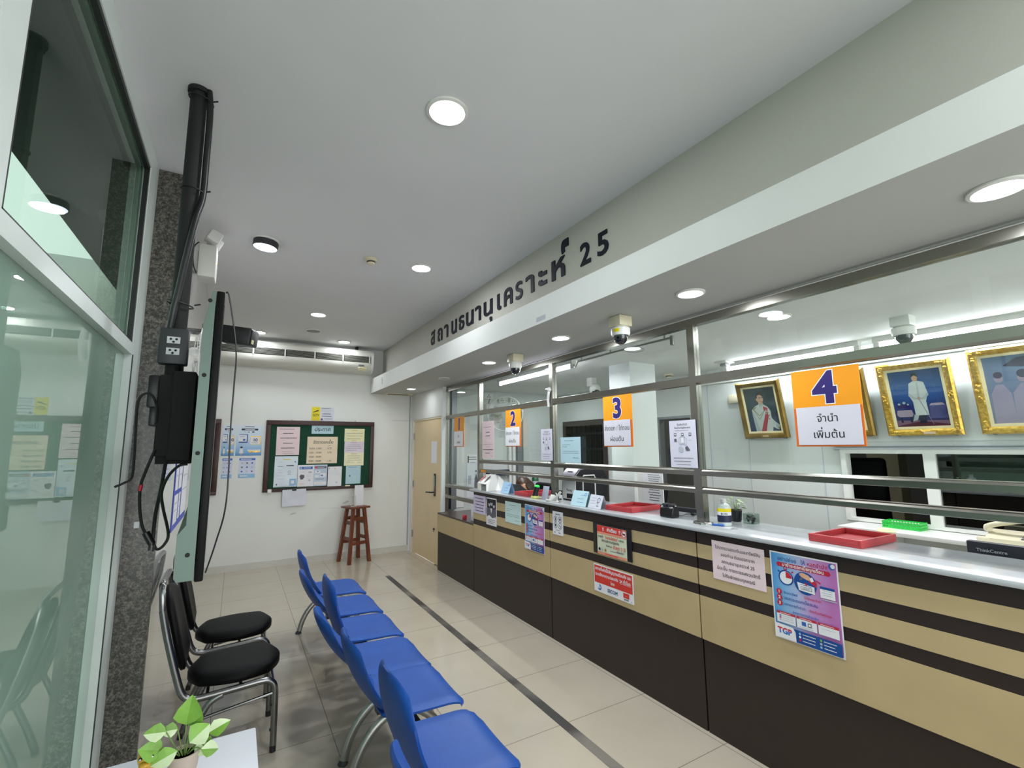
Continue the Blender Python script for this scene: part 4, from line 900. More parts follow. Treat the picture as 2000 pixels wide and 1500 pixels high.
# ================================================================== SEATING
def pad(fP, T, nu=14, nv=12, m=0, edge=.25):
    """cushion: fP(u, v) -> (point, normal); half thickness T fades towards the rim"""
    b = MB(); top = []; bot = []
    for i in range(nu+1):
        for j in range(nv+1):
            u = i/nu; v = -1+2*j/nv; p, n = fP(u, v)
            du = min(u, 1-u)*2; dv = 1-abs(v); k = min(1, (min(du*2.2, dv*2.2)))
            t = T*(edge+(1-edge)*math.sqrt(max(0, 1-(1-k)**2))); top.append(p+n*t); bot.append(p-n*t*.7)
    N = nv+1; b.v = top+bot; o = len(top); fs = []
    for i in range(nu):
        for j in range(nv):
            a = i*N+j; fs.append((a, a+1, a+N+1, a+N)); fs.append((o+a, o+a+N, o+a+N+1, o+a+1))
    rim = [j for j in range(N)]+[i*N+nv for i in range(1, nu+1)]+[nu*N+j for j in range(nv-1, -1, -1)]+[i*N for i in range(nu-1, 0, -1)]
    for k in range(len(rim)):
        a, c = rim[k], rim[(k+1) % len(rim)]; fs.append((a, o+a, o+c, c))
    b.f = fs; b.m = [m]*len(fs); return b
def bench(y_list, tips, legs, label):
    """row of moulded blue seats on one beam, all facing the counter"""
    t = thing('beam_seating', label, 'seats', (.8, sum(y_list)/len(y_list), 0), 'rows of blue waiting seats')
    MB().rbox((.775, min(min(y_list)-.1, min(legs)-.04), .275), (.835, max(max(y_list)+.1, max(legs)+.04), .325), .006).build('beam', BLACKP, t)
    for yc, (xt, zt) in zip(y_list, tips):
        def fs(u, v, yc=yc):
            x = .635+.405*u; hw = .228*(1-.16*max(0, (.25-u)/.25)**2-.05*max(0, (u-.85)/.15)**2)
            xx = x-.035*max(0, abs(v)-.8)/.2*max(0, (u-.9)/.1)
            z = .392+.016*(abs(v)**2.5)+.012*(1-u)**2-.030*max(0, (u-.72)/.28)**2+.018*math.sin(u*PI)*0
            return Vector((xx, yc+hw*v, z)), Vector((.1*max(0, (u-.7)/.3), 0, 1)).normalized()
        s_ = pad(fs, .022, 16, 14).build('seat', BLUE, t, angle=60)
        p0 = Vector((.675, 0, .385)); p1 = Vector((xt, 0, zt)); d = (p1-p0); nb = Vector((d.z, 0, -d.x)).normalized()
        def fb(u, v, yc=yc):
            hw = (.165+.05*math.sin(min(1, u*1.5)*PI/2))*math.sqrt(1-.42*max(0, (u-.55)/.45)**2.5)
            ue = u*(1-.13*abs(v)**3*max(0, (u-.3)/.7)); c = p0+d*ue+nb*(-.030*math.sin(ue*PI)+.012*(ue-.5)+.030*v*v)
            return Vector((c.x, yc+hw*v, c.z)), nb
        k_ = pad(fb, .020, 18, 14, edge=.3).build('backrest', BLUE, t, angle=60)
        B((.69, yc-.05, .34), (.80, yc+.05, .366)).box((.655, yc-.025, .345), (.70, yc+.025, .375)).build('bracket', BLACKP, t)
    for y in legs:
        pts = bez((.575, y, .02), (.60, y, .16), (.68, y, .26), (.80, y, .285), 10)+bez((.81, y, .285), (.95, y, .26), (1.03, y, .16), (1.08, y, .02), 10)
        l_ = MB().tube(pts, .017, 10, flat=1.3).build('leg', GREYMET, t)
        for x in (.57, 1.085): MB().lathe([(.024, .0), (.026, .006), (.016, .02), (.012, .03)], (x, y, 0), 18).build('foot', DKGREY, l_)
YS = [4.41, 3.87, 3.36, 2.86]
bench(YS, [(.500, .745), (.455, .70), (.546, .775), (.42, .715)], [4.68, 2.70], 'farther row of four blue waiting seats, towards the back wall')
bench([2.42, 1.89, 1.38, .86], [(.485, .73), (.540, .765), (.43, .735), (.50, .75)], [2.52, .62], 'nearer row of blue waiting seats, running out of the bottom edge')

CHAIRM = M_('dull_chrome', '#7f8080', .22, metal=1, var=.05)
def black_chair():
    t = thing('stacking_chair', 'black padded chrome chair, the nearer of two along the left wall', 'chair', (.05, 3.2, 0), 'black chairs along the left wall', local=True)
    W = .195
    tp = lambda y: smooth([(-.315, y, .80), (-.285, y, .66), (-.235, y, .47), (-.205, y, .385), (-.165, y, .355), (-.10, y, .352), (.05, y, .36), (.15, y, .365), (.19, y, .355), (.212, y, .315), (.216, y, .20), (.218, y, .012)], 4)
    tb = lambda y: smooth([(-.03, y, .345), (-.09, y, .315), (-.135, y, .23), (-.19, y, .10), (-.22, y, .012)], 4)
    MB().tube([Vector((-.315, -W, .80))]+smooth([(-.318, -W, .83), (-.325, -W*.92, .90), (-.328, -W*.7, .925), (-.328, 0, .93), (-.328, W*.7, .925), (-.325, W*.92, .90), (-.318, W, .83)], 4)+[Vector((-.315, W, .80))], .012, 10, flat=1.25).build('back_frame', CHAIRM, t)
    for y in (-W, W):
        f_ = MB().tube(tp(y), .0135, 10, flat=1.25).build('leg', CHAIRM, t)
        b = MB().cyl((.218, y, 0), (.217, y, .03), .016, n=14)
        b.build('rubber_foot', BLACKP, f_)
        for z in (.11, .235): MB().ball((.203, y, z), (.008, .008, .010), 10).build('bumper', BLACKP, f_)
        r_ = MB().tube(tb(y), .0135, 10, flat=1.2).build('leg', CHAIRM, t)
        MB().cyl((-.221, y, 0), (-.217, y, .03), .015, n=14).build('rubber_foot', BLACKP, r_)
        MB().tube([(-.125, y, .25), (.214, y, .295)], .008, 8).build('side_rail', CHAIRM, t)
    MB().tube([(.05, -W, .35), (.05, W, .35)], .009, 8).tube([(-.10, -W, .345), (-.10, W, .345)], .009, 8).build('cross_rail', CHAIRM, t)
    MB().tube([(.215, -W, .29), (.215, W, .29)], .008, 8).build('front_rail', CHAIRM, t)
    def sq(u, v, k=.8):
        a_, c_ = 2*u-1, v; return a_*math.sqrt(1-k*c_*c_/2), c_*math.sqrt(1-k*a_*a_/2)
    def fs(u, v):
        a_, c_ = sq(u, v); return Vector((.022+.222*a_-.012*c_*c_*a_, .212*c_*(1-.08*max(0, -a_)), .405+.010*(1-a_*a_)*(1-c_*c_))), Vector((0, 0, 1))
    pad(fs, .040, 20, 20, edge=.42).build('seat', BLKV, t, angle=75)
    def fb(u, v):
        a_, c_ = sq(u, v, .7); z = .665+.215*a_; x = -.268-.05*a_+.014*c_*c_; return Vector((x, .182*c_, z)), Vector((1, 0, .23)).normalized()
    pad(fb, .024, 18, 18, edge=.4).build('backrest', BLKV, t, angle=75)
    return t
ch = black_chair()
dup(ch, (.045, 3.83, 0), .02, 'black padded chrome chair, the farther of two along the left wall')

# wooden stool with two card stands
t = thing('bar_stool', 'tall dark red wooden stool with splayed legs by the back wall', 'stool', (1.55, 7.13, 0), local=True, rz=math.radians(17))
MB().rbox((-.15, -.15, .745), (.15, .15, .77), .005).build('seat', WOOD, t)
for sx, sy in ((-1, -1), (1, -1), (1, 1), (-1, 1)):
    p = Vector((sx*.153, sy*.153, 0)); q = Vector((sx*.085, sy*.085, .745)); b = MB(); h = .021
    b.add([p+Vector((a*h, c*h, 0)) for a, c in ((-1,-1),(1,-1),(1,1),(-1,1))]+[q+Vector((a*h, c*h, 0)) for a, c in ((-1,-1),(1,-1),(1,1),(-1,1))], [(0,3,2,1),(4,5,6,7),(0,1,5,4),(1,2,6,5),(2,3,7,6),(3,0,4,7)])
    b.build('leg', WOOD, t)
for k, (zs) in enumerate(((.27, .60), (.33, .545), (.27, .60), (.33, .545))):
    a = k*PI/2; c, s_ = math.cos(a), math.sin(a)
    for z in zs:
        r = .153-.068*z/.745; h = .022
        MB().box((-r, -.011, z-h), (r, .011, z+h)).xf(Matrix.Rotation(a, 4, 'Z') @ Matrix.Translation((0, -r, 0))).build('stretcher', WOOD, t)
s = Sheet(.125, .29, PAPER, .004).lines(.25, .75, (.93,), INKG, .006, 1)
s.build('card_stand', 'white upright card leaning on the wooden stool', 'card', (1.60, 7.17, .915), '-Y', tilt=-.05, rz=-.06)
b = MB().tube([(1.475, 7.10, .772), (1.475, 7.10, .905), (1.482, 7.10, .922), (1.53, 7.10, .925), (1.538, 7.10, .91), (1.538, 7.10, .772)], .004, 8); b.box((1.47, 7.07, .7705), (1.545, 7.13, .776))
solo('clear_holder', 'empty clear acrylic holder beside the card on the stool', 'holder', b, M_('clear_edge', '#c6d4cf', .1, spec=.8))

# white table, plant, yellow pot animal
t = thing('side_table', 'white topped table at the lower left corner', 'table', (-.16, 1.55, 0))
MB().rbox((-.44, 1.20, .675), (.112, 1.858, .70), .004).build('tabletop', M_('white_laminate', '#dfe1ea', .3, var=.01), t)
for x in (-.40, .07):
    for y in (1.24, 1.81): MB().rbox((x-.018, y-.018, 0), (x+.018, y+.018, .675), .003).build('leg', GREYMET, t)
PX, PY = -.072, 1.685
t = thing('potted_plant', 'small green and white leaved plant in pot on the white table', 'plant', (PX, PY, .70))
MB().lathe([(.028, .001), (.034, .03), (.038, .07), (.034, .071), (.03, .06)], (PX, PY, .70), 24).build('pot', M_('pale_pot', '#b9aa9c', .5), t)
MB().lathe([(.001, .0), (.032, .0)], (PX, PY, .762), 20).build('soil', M_('soil', '#2c2318', .9, var=.3, scale=80), t)
rnd = random.Random(11)
def leaf(b, c, d, up, L, W_, m1, m2):
    d = d.normalized(); s_ = d.cross(up).normalized(); n = s_.cross(d)
    prof = [(0, .05), (.18, .62), (.4, 1), (.65, .8), (.85, .42), (1, .02)]; vs = []
    for u, k in prof:
        o = c+d*L*u-n*L*.22*u*u
        vs += [o-s_*W_*k+n*W_*k*.35, o, o+s_*W_*k+n*W_*k*.35]
    for i in range(5):
        a = 3*i; b.add([vs[a], vs[a+1], vs[a+4], vs[a+3]], [(0, 1, 2, 3)], m1); b.add([vs[a+1], vs[a+2], vs[a+5], vs[a+4]], [(0, 1, 2, 3)], m2)
stm = MB()
for k, (dx, dy, dz, L_, W_, dirx, dirz) in enumerate([(.0, 0, .135, .075, .034, .1, .9), (-.045, .0, .125, .05, .022, -1, .25), (.012, -.02, .07, .055, .032, .5, .35), (.055, .0, .075, .055, .022, 1, .5), (-.05, -.01, .06, .055, .028, -.6, .3),
        (-.02, .02, .11, .04, .018, -.4, .1), (.03, .01, .045, .05, .025, .6, -.5), (-.015, -.02, .05, .06, .024, -.9, -.2), (.01, .03, .10, .05, .026, .2, .6), (.04, -.02, .03, .045, .02, .8, -.2)]):
    root = Vector((PX+dx*.2, PY+dy*.2, .762)); c = Vector((PX+dx, PY+dy, .755+dz*.62))
    b = MB(); leaf(b, c, Vector((dirx, rnd.uniform(-.6, .2), dirz)), Vector((0, -1, .6)), L_, W_, (0, 1, 0, 1)[k % 4], (0, 0, 0, 1)[(k+1) % 4]); b.build('leaf', [LEAF, LEAFP], t, normals=False)
    stm.tube(smooth([root, (root*.5+c*.5)+Vector((dx*.1, 0, .01)), c], 4), .0016, 6)
stm.build('stems', M_('stem_green', '#6f8a4c', .5), t)
DX, DY = -.148, 1.69
t = thing('ceramic_animal', 'small yellow animal figure beside the plant on the white table', 'figurine', (DX, DY, .70))
MB().ball((DX, DY, .737), (.026, .024, .037), 20).ball((DX-.004, DY-.006, .782), (.024, .022, .026), 20).build('body', M_('yellow_glaze', '#d9a93a', .3, var=.08, scale=30), t)
MB().ball((DX-.008, DY-.028, .775), (.014, .012, .008), 14).build('beak', M_('yellow_glaze_dark', '#c79a30', .3), t)
for sx in (-1, 1): MB().ball((DX-.006+sx*.013, DY-.025, .79), .0042, 10).ball((DX-.006+sx*.013, DY-.0285, .79), .0022, 8, 1).build('eye', [INK, PAPER], t)
MB().ball((DX+.024, DY-.004, .745), (.008, .016, .022), 12).build('wing', MATS['yellow_glaze_dark'], t)

# ================================================================== TELEVISION ON ITS CEILING POLE
ang = math.radians(2.4); tc = Vector((-.053-math.sin(ang)*.675, 1.5+math.cos(ang)*.675, 1.650))
t = thing('television', 'large flat television seen edge on from behind, hung from the ceiling', 'television', tuple(tc), local=True, rz=ang)
GB = M_('grey_green_metal', '#56675f', .42, metal=.5, var=.05, scale=3)
MB().rbox((-.020, -.675, -.39), (.0, .675, .39), .004).build('bezel', M_('gloss_black', '#050506', .45, spec=.15), t)
B((-.0005, -.64, -.35), (.0012, .64, .36)).build('screen', M_('dark_screen', '#050507', .08), t)
poly = [(-.021, -.385), (-.058, -.385), (-.064, -.375), (-.064, -.27), (-.046, -.245), (-.046, .29), (-.03, .388), (-.021, .388)]
MB().prism(poly, (0, -.672, 0), (1, 0, 0), (0, 0, 1), (0, 1.344, 0)).build('rear_shell', GB, t)
for z in (.36, .15, -.06, -.32):
    MB().cyl((-.034-.004*(z < -.2), -.674, z), (-.034-.004*(z < -.2), -.6715, z), .0055, n=14).build('screw', BLACKM, t)
px, py = -.233, 2.27
t = thing('tv_mount', 'black ceiling pole with outlet box and bracket carrying the television', 'mount', (px, py, ZC))
MB().cyl((px, py, 1.85), (px, py, ZC-.0005), .031, n=28).build('pole', BLACKM, t)
MB().cyl((px, py, ZC-.02), (px, py, ZC-.0005), .042, n=28).build('flange', BLACKM, t)
MB().tube(smooth([(px+.036, py-.02, 3.148), (px+.046, py-.02, 3.05), (px+.047, py-.02, 2.83), (px+.046, py-.02, 2.66), (px+.03, py-.035, 2.55), (px+.01, py-.042, 2.38), (px-.004, py-.042, 2.24), (px-.014, py-.038, 2.16), (px-.024, py-.02, 2.06)], 7), .0125, 12).build('cable_conduit', BLACKP, t)
for z, k in ((3.10, 0), (2.68, 0), (2.185, 1)):
    b = MB().tube([(px+.046*math.cos(a)+.010*(1-k), py+.040*math.sin(a)-.008, z-.01*math.cos(a)) for a in [i*2*PI/18 for i in range(18)]], .003, 6, closed=True); b.cyl((px+.05, py-.02, z), (px+.072, py-.03, z+.004), .003, n=8)
    b.build('cable_tie', BLACKP, t)
ob = MB().rbox((px-.048, py-.085, 1.927), (px+.046, py-.028, 2.068), .006).build('outlet_box', DKGREY, t)
b = MB()
for z in (2.02, 1.976):
    b.box((px-.022, py-.088, z-.013), (px+.020, py-.0845, z+.013), 0)
    for dx, dz in ((-.010, .004), (.008, .004), (-.001, -.007)): b.cyl((px+dx, py-.0895, z+dz), (px+dx, py-.0875, z+dz), .0042, n=10, m=1)
b.build('socket', [M_('socket_white', '#cfd2d4', .35), BLACKM], ob)
MB().cyl((px, py-.03, 1.86), (px, py-.03, 1.93), .026, n=20).build('neck', BLACKM, t)
b = MB().rbox((px-.034, py-.08, 1.575), (px+.02, py+.09, 1.885), .006); b.rbox((px+.01, py-.10, 1.56), (px+.083, py+.12, 1.90), .006); b.box((px-.03, py-.04, 1.545), (px+.08, py+.06, 1.58))
b.build('bracket', BLACKM, t)
MB().rbox((px-.072, py-.05, 1.76), (px-.036, py+.05, 1.885), .006).rbox((px-.062, py-.04, 1.69), (px-.036, py+.04, 1.765), .006).build('adapter', BLACKP, t)
yc = 2.165
def cable(name, pts, r, label, cat='cable', m=BLACKP): return solo(name, label, cat, MB().tube(smooth(pts, 6), r, 8), m)
cable('power_cable', [(-.262, yc, 1.70), (-.265, yc, 1.76), (-.282, yc, 1.80), (-.305, yc, 1.805), (-.321, yc, 1.773), (-.32, yc, 1.673), (-.316, yc, 1.56), (-.318, yc, 1.50), (-.339, yc, 1.482), (-.363, yc, 1.47)], .0042, 'thin black cable looping over the granite column left of the TV bracket')
t = thing('extension_lead', 'black mains lead with a plug dangling below the TV bracket', 'cable', (-.25, yc, 1.24))
MB().tube(smooth([(-.258, yc, 1.60), (-.279, yc, 1.522), (-.290, yc, 1.466), (-.286, yc, 1.392), (-.275, yc, 1.332), (-.262, yc, 1.30)], 6), .005, 8).build('lead', BLACKP, t)
MB().tube(smooth([(-.262, yc, 1.305), (-.25, yc, 1.28), (-.240, yc, 1.262)], 4), [.012]*9, 10).cyl((-.246, yc, 1.268), (-.248, yc, 1.240), .0035, n=8).cyl((-.234, yc, 1.260), (-.236, yc, 1.236), .0035, n=8).build('plug', BLACKP, t)
MB().rbox((-.298, yc-.003, 1.322), (-.282, yc+.003, 1.345), .002).build('tag', PAPER, t)
MB().cyl((-.291, yc, 1.452), (-.288, yc, 1.475), .0062, n=12).build('red_sleeve', CRIM, t)
cable('signal_cable', [(-.238, yc+.01, 1.262), (-.225, yc+.01, 1.240), (-.205, yc+.01, 1.255), (-.196, yc+.01, 1.293), (-.219, yc+.01, 1.388), (-.227, yc+.01, 1.444), (-.212, yc+.01, 1.50), (-.183, yc+.01, 1.538), (-.155, yc+.01, 1.545)], .005, 'thick black cable hanging in a long loop behind the TV')
cable('signal_cable', [(-.225, yc+.03, 1.555), (-.232, yc+.03, 1.46), (-.242, yc+.03, 1.36), (-.243, yc+.03, 1.26)], .006, 'black cable hanging straight down beside the looped one')
cable('antenna_wire', [(-.052, 1.52, 2.043), (-.043, 1.52, 2.03), (-.0177, 1.55, 1.89), (-.0165, 1.58, 1.78), (-.0174, 1.6, 1.67), (-.0147, 1.6, 1.45), (-.034, 1.66, 1.33), (-.056, 1.72, 1.235)], .0022, 'thin wire hanging in front of the TV from its top corner')

# ================================================================== LEFT WALL FITTINGS
t = thing('emergency_light', 'white twin head emergency lamp high on the left wall', 'emergency light', (-.27, 3.7, 2.75))
MB().rbox((-.300, 3.64, 2.755), (-.195, 3.80, 2.985), .012).box((-.329, 3.68, 2.80), (-.299, 3.76, 2.94)).build('case', M_('shaded_white_plastic', '#c3c3bd', .45), t)  # case greyed: the shade it hangs in is put into the colour
for y in (3.66, 3.79):
    k = Euler((0, .4, .3)).to_matrix(); MB().rbox((-.262, y-.045, 3.0), (-.182, y+.045, 3.085), .012, rot=k).build('lamp_head', M_('pale_grey_plastic', '#c9c9c4', .4), t)
MB().box((-.1945, 3.68, 2.865), (-.1935, 3.70, 2.875)).build('indicator', emit('amber_glow', '#ff7a2a', 4), t)
MB().tube(smooth([(-.30, 3.618, 2.98), (-.325, 3.612, 2.93), (-.32, 3.614, 2.82), (-.30, 3.617, 2.76)], 5), .004, 8).build('cable', BLACKP, t)
t = thing('wall_fan', 'white caged wall fan half hidden behind the TV and outlet box', 'fan', (-.30, 3.62, 2.21))
fc = Vector((-.235, 3.62, 2.21)); b = MB()
for rr, xx in ((.18, .0), (.182, .03), (.12, .055), (.06, .065), (.12, -.03)):
    b.tube([fc+Vector((xx, rr*math.cos(a), rr*math.sin(a))) for a in [i*2*PI/36 for i in range(36)]], .003, 6, closed=True)
for i in range(30):
    a = i*2*PI/30; d = Vector((0, math.cos(a), math.sin(a))); b.tube([fc+Vector((.067, 0, 0))+d*.03, fc+Vector((.055, 0, 0))+d*.12, fc+Vector((.015, 0, 0))+d*.182, fc+Vector((-.03, 0, 0))+d*.12], .0015, 5)
b.build('cage', WPL, t)
MB().ball(fc+Vector((-.04, 0, 0)), (.05, .05, .05), 16).rbox((-.328, 3.57, 2.08), (-.27, 3.67, 2.2), .015).build('motor', WPL, t)
for i in range(3):
    a = i*2*PI/3+.4; d = Vector((0, math.cos(a), math.sin(a))); s_ = Vector((.25, -math.sin(a), math.cos(a))).normalized()
    b = MB(); p = [fc+d*.02-s_*.02, fc+d*.09-s_*.06, fc+d*.15-s_*.04, fc+d*.16+s_*.03, fc+d*.09+s_*.05, fc+d*.02+s_*.02]; n = Vector((.003, 0, 0))
    b.add(p+[q+n for q in p], [(0,1,2,3,4,5), (11,10,9,8,7,6)]+[(k, (k+1) % 6, 6+(k+1) % 6, 6+k) for k in range(6)]); b.build('blade', M_('fan_blade', '#b9c2c8', .4), t)
t = thing('wall_speaker', 'black wedge loudspeaker hung high on the left wall right of the TV', 'speaker', (-.03, 5.08, 2.6))
k = Matrix.Translation((-.03, 5.10, 2.675)) @ Euler((.05, .12, -.35)).to_matrix().to_4x4()
MB().rbox((-.14, -.10, -.085), (.125, .10, .08), .015).xf(k).build('cabinet', BLACKP, t)
MB().rbox((.125, -.085, -.07), (.131, .085, .067), .003).xf(k).build('grille', DKGREY, t)
B((.1312, -.07, -.065), (.132, -.015, -.025)).xf(k).build('label', YELP, t)
MB().cyl((-.33, 5.13, 2.70), (-.13, 5.13, 2.70), .014, n=14).box((-.3295, 5.09, 2.64), (-.318, 5.17, 2.76)).build('bracket', BLACKP, t)
s = Sheet(.95, .50, M_('bright_blue_print', '#2744b8', .45))
for x0, y0, x1, y1 in ((.05, .52, .22, .95), (.26, .52, .48, .95), (.05, .08, .30, .46), (.34, .1, .46, .46), (.52, .1, .96, .92)): s.rect(x0, y0, x1, y1, PAPER).lines(x0+.03, x1-.03, (y0+(y1-y0)*.7, y0+(y1-y0)*.45), PALEG, .02, int(x0*100))
s.build('information_board', 'blue board of white papers on the left wall behind the TV', 'notice board', (XW+.0015, 4.23, 1.32), '+X')

# ================================================================== AIR CONDITIONER
t = thing('air_conditioner', 'long white ceiling mounted air conditioner along the back wall', 'air conditioner', (.69, 7.28, 2.745))
x0, x1, yf = -.32, 1.745, 7.15
prof = [(7.412, 3.085), (yf+.05, 3.085), (yf+.015, 3.055), (yf, 3.04), (yf, 2.875), (yf+.02, 2.81), (yf+.06, 2.765), (yf+.16, 2.745), (7.412, 2.745)]
MB().prism([(y, z) for y, z in prof], (x0+.03, 0, 0), (0, 1, 0), (0, 0, 1), (x1-x0-.06, 0, 0)).build('casing', M_('warm_white_plastic', '#d6d6cd', .4, var=.02), t)
for xa, xb in ((x0, x0+.03), (x1-.03, x1)):
    MB().prism([(y-.004, z-.004) for y, z in prof], (xa, 0, 0), (0, 1, 0), (0, 0, 1), (xb-xa, 0, 0)).build('end_cap', WPL, t)
B((x0+.06, yf-.004, 2.892), (x1-.05, yf-.0005, 2.985)).build('grille_recess', BLACKM, t)
n = 5; ww = (x1-x0-.12)/n
for i in range(n):
    a = x0+.06+i*ww; b = MB()
    for z in (2.905, 2.922, 2.939, 2.956, 2.973): b.box((a+.014, yf-.010, z-.0035), (a+ww-.014, yf-.0045, z+.0035))
    b.box((a+ww-.014, yf-.012, 2.888), (a+ww+.002, yf-.004, 2.99), 1); b.build('louvre', [M_('louvre_grey', '#77786f', .5), WPL], t)
B((1.52, yf+.001, 2.838), (1.60, yf+.028, 2.853)).build('badge', INKG, t)
MB().prism([(yf+.016, 2.812), (yf+.045, 2.778), (yf+.06, 2.80), (yf+.03, 2.83)], (1.52, 0, 0), (0, 1, 0), (0, 0, 1), (.12, 0, 0)).xf(Matrix.Translation((0, -.006, -.004))).build('energy_label', YELP, t)
for x in (-.1, 1.5): B((x, 7.25, 3.08), (x+.03, 7.35, 3.149)).build('hanger', BLACKM, t)
t = thing('wall_sensor', 'tiny white sensor on the soffit edge beside the air conditioner', 'sensor', (1.765, 6.75, 2.55))
MB().cyl((1.772, 6.72, 2.60), (1.755, 6.72, 2.60), .022, n=18).build('head', WPL, t); MB().rbox((1.758, 6.70, 2.52), (1.7695, 6.74, 2.575), .004).build('body', WPL, t)

# floor marking tape
m, nt, bb = base('marking_tape'); tcn = nt.nodes.new('ShaderNodeTexCoord'); nz = nt.nodes.new('ShaderNodeTexNoise'); nz.inputs['Scale'].default_value = 1.6; nz.inputs['Detail'].default_value = 6
nt.links.new(tcn.outputs['Object'], nz.inputs['Vector']); rp = nt.nodes.new('ShaderNodeValToRGB'); rp.color_ramp.elements[0].color = lin('#3a3837'); rp.color_ramp.elements[1].color = lin('#7d786f'); rp.color_ramp.elements[0].position = .45; rp.color_ramp.elements[1].position = .62
nt.links.new(nz.outputs['Fac'], rp.inputs['Fac']); nt.links.new(rp.outputs['Color'], bb.inputs['Base Color']); bb.inputs['Roughness'].default_value = .5
b = MB(); b.box((1.717, -1.5, .0002), (1.780, 6.11, .001))
solo('floor_tape', 'worn dark waiting line tape along the floor before the counter', 'floor tape', b, m)

# ================================================================== ON THE COUNTER
ZT = 1.1245
def tray(c, w_, d_, rz, label):
    t = thing('tray', label, 'tray', (c[0], c[1], ZT), 'red trays on the counter', local=True, rz=rz)
    b = MB().rbox((-w_/2, -d_/2, 0), (w_/2, d_/2, .008), .002); b.build('base', REDTR, t)
    for q in ((-w_/2, w_/2, -d_/2, -d_/2+.012), (-w_/2, w_/2, d_/2-.012, d_/2), (-w_/2, -w_/2+.012, -d_/2+.012, d_/2-.012), (w_/2-.012, w_/2, -d_/2+.012, d_/2-.012)):
        MB().rbox((q[0], q[2], .006), (q[1], q[3], .036), .002).build('side', REDTR, t)
tray((2.675, 1.215), .335, .235, -.03, 'red tray nearest the viewer on the counter, under sign 4')
tray((2.625, 2.665), .33, .255, .10, 'red tray on the counter in the middle, under sign 3')
tray((2.62, 3.99), .36, .25, .0, 'red tray on the counter behind the black scanner, below sign 2')
# card reader
t = thing('card_reader', 'black glossy card reader on the counter left of the steel post', 'card reader', (2.55, 2.25, ZT))
b = MB(); prf = [(-.036, 0), (.036, 0), (.036, .05), (.022, .078), (-.006, .082), (-.026, .066), (-.036, .034)]
b.prism(prf, (2.55, 2.195, ZT), (1, 0, 0), (0, 0, 1), (0, .11, 0)); k = b.build('body', M_('gloss_black_plastic', '#0c0c0f', .18), t)
m_ = k.modifiers.new('bevel', 'BEVEL'); m_.width = .008; m_.segments = 3
for y_ in (2.208, 2.262): MB().rbox((2.528, y_, ZT+.072), (2.575, y_+.03, ZT+.090), .004).build('slot', DKGREY, t)
MB().tube(smooth([(2.60, 2.23, ZT+.01), (2.64, 2.22, ZT+.006), (2.69, 2.23, ZT+.012), (2.72, 2.20, ZT+.012)], 5), .0025, 8).rbox((2.715, 2.185, ZT+.004), (2.745, 2.215, ZT+.018), .003).build('cable', BLACKP, t)
# bottle, plant, clear box, folded cloth
t = thing('bottle', 'clear liquid bottle with yellow and black label by the steel post', 'bottle', (2.565, 1.845, ZT))
MB().lathe([(.036, .001), (.039, .006), (.039, .105), (.034, .12), (.018, .13), (.013, .135)], (2.565, 1.845, ZT), 26).build('body', M_('clear_bottle', '#cfdad6', .06, spec=.8), t)
MB().lathe([(.0396, .022), (.0396, .062)], (2.565, 1.845, ZT), 26).build('label', NAVY, t, normals=False); lb = [o for o in t.children][-1]
MB().lathe([(.0396, .062), (.0396, .082)], (2.565, 1.845, ZT), 26).build('label', PAPER, t); MB().lathe([(.0396, .082), (.0396, .102)], (2.565, 1.845, ZT), 26).build('label', YELLOW, t)
MB().lathe([(.015, .134), (.016, .136), (.016, .155), (.001, .156)], (2.565, 1.845, ZT), 20).build('cap', WPL, t)
def wraptext(body, c, R, a0, z, size, m, par, bold=.02):
    L, wd = layout(body, bold, 2); b = MB()
    for (vv, T), gx, dy, _, ch in L:
        if len(vv): b.add([(c[0]+R*math.cos(a0+((gx+p[0])-wd/2)*size/R), c[1]+R*math.sin(a0+((gx+p[0])-wd/2)*size/R), z+p[1]*size) for p in vv], [tuple(q) for q in T])
    b.build('lettering', m, par, normals=False)
wraptext('BOSS', (2.565, 1.845), .0402, math.atan2(-1.845, -2.565), ZT+.066, .017, INK, t)
def small_plant(x, y, z, label):
    t = thing('potted_plant', label, 'plant', (x, y, z))
    MB().lathe([(.027, .001), (.030, .01), (.036, .07), (.038, .072), (.034, .073), (.032, .062)], (x, y, z), 26).build('pot', BLACKP, t)
    MB().lathe([(.001, 0), (.033, 0)], (x, y, z+.063), 18).build('soil', MATS['soil'], t)
    rnd = random.Random(5); st = MB()
    for i in range(16):
        a = rnd.uniform(0, 6.28); r = rnd.uniform(.01, .045); h = rnd.uniform(.02, .075); c = Vector((x+r*math.cos(a), y+r*math.sin(a), z+.065+h)); b = MB()
        leaf(b, c, Vector((math.cos(a), math.sin(a), rnd.uniform(-.2, .5))), Vector((0, 0, 1)), .04, .010, 0, i % 2); b.build('leaf', [M_('leaf_dull', '#a9bf8f', .45, var=.15), M_('leaf_mid', '#7f9f66', .45, var=.15)], t, normals=False)
        st.tube([(x+.2*r*math.cos(a), y+.2*r*math.sin(a), z+.063), c], .0013, 5)
    st.build('stems', MATS['stem_green'], t)
small_plant(2.76, 1.90, ZT, 'tiny pale plant in a black pot beside the bottle on the counter')
t = thing('acrylic_box', 'small clear box of dark clips on the counter right of the plant', 'box', (2.76, 1.80, ZT))
b = MB()
for q in (((2.73, 1.765, .0), (2.79, 1.835, .003)), ((2.73, 1.765, .003), (2.733, 1.835, .06)), ((2.787, 1.765, .003), (2.79, 1.835, .06)), ((2.733, 1.765, .003), (2.787, 1.768, .06)), ((2.733, 1.832, .003), (2.787, 1.835, .06))):
    b.box((q[0][0], q[0][1], ZT+q[0][2]), (q[1][0], q[1][1], ZT+q[1][2]))
b.build('case', glass('clear_acrylic', '#e6edea'), t)
rnd = random.Random(4); b = MB()
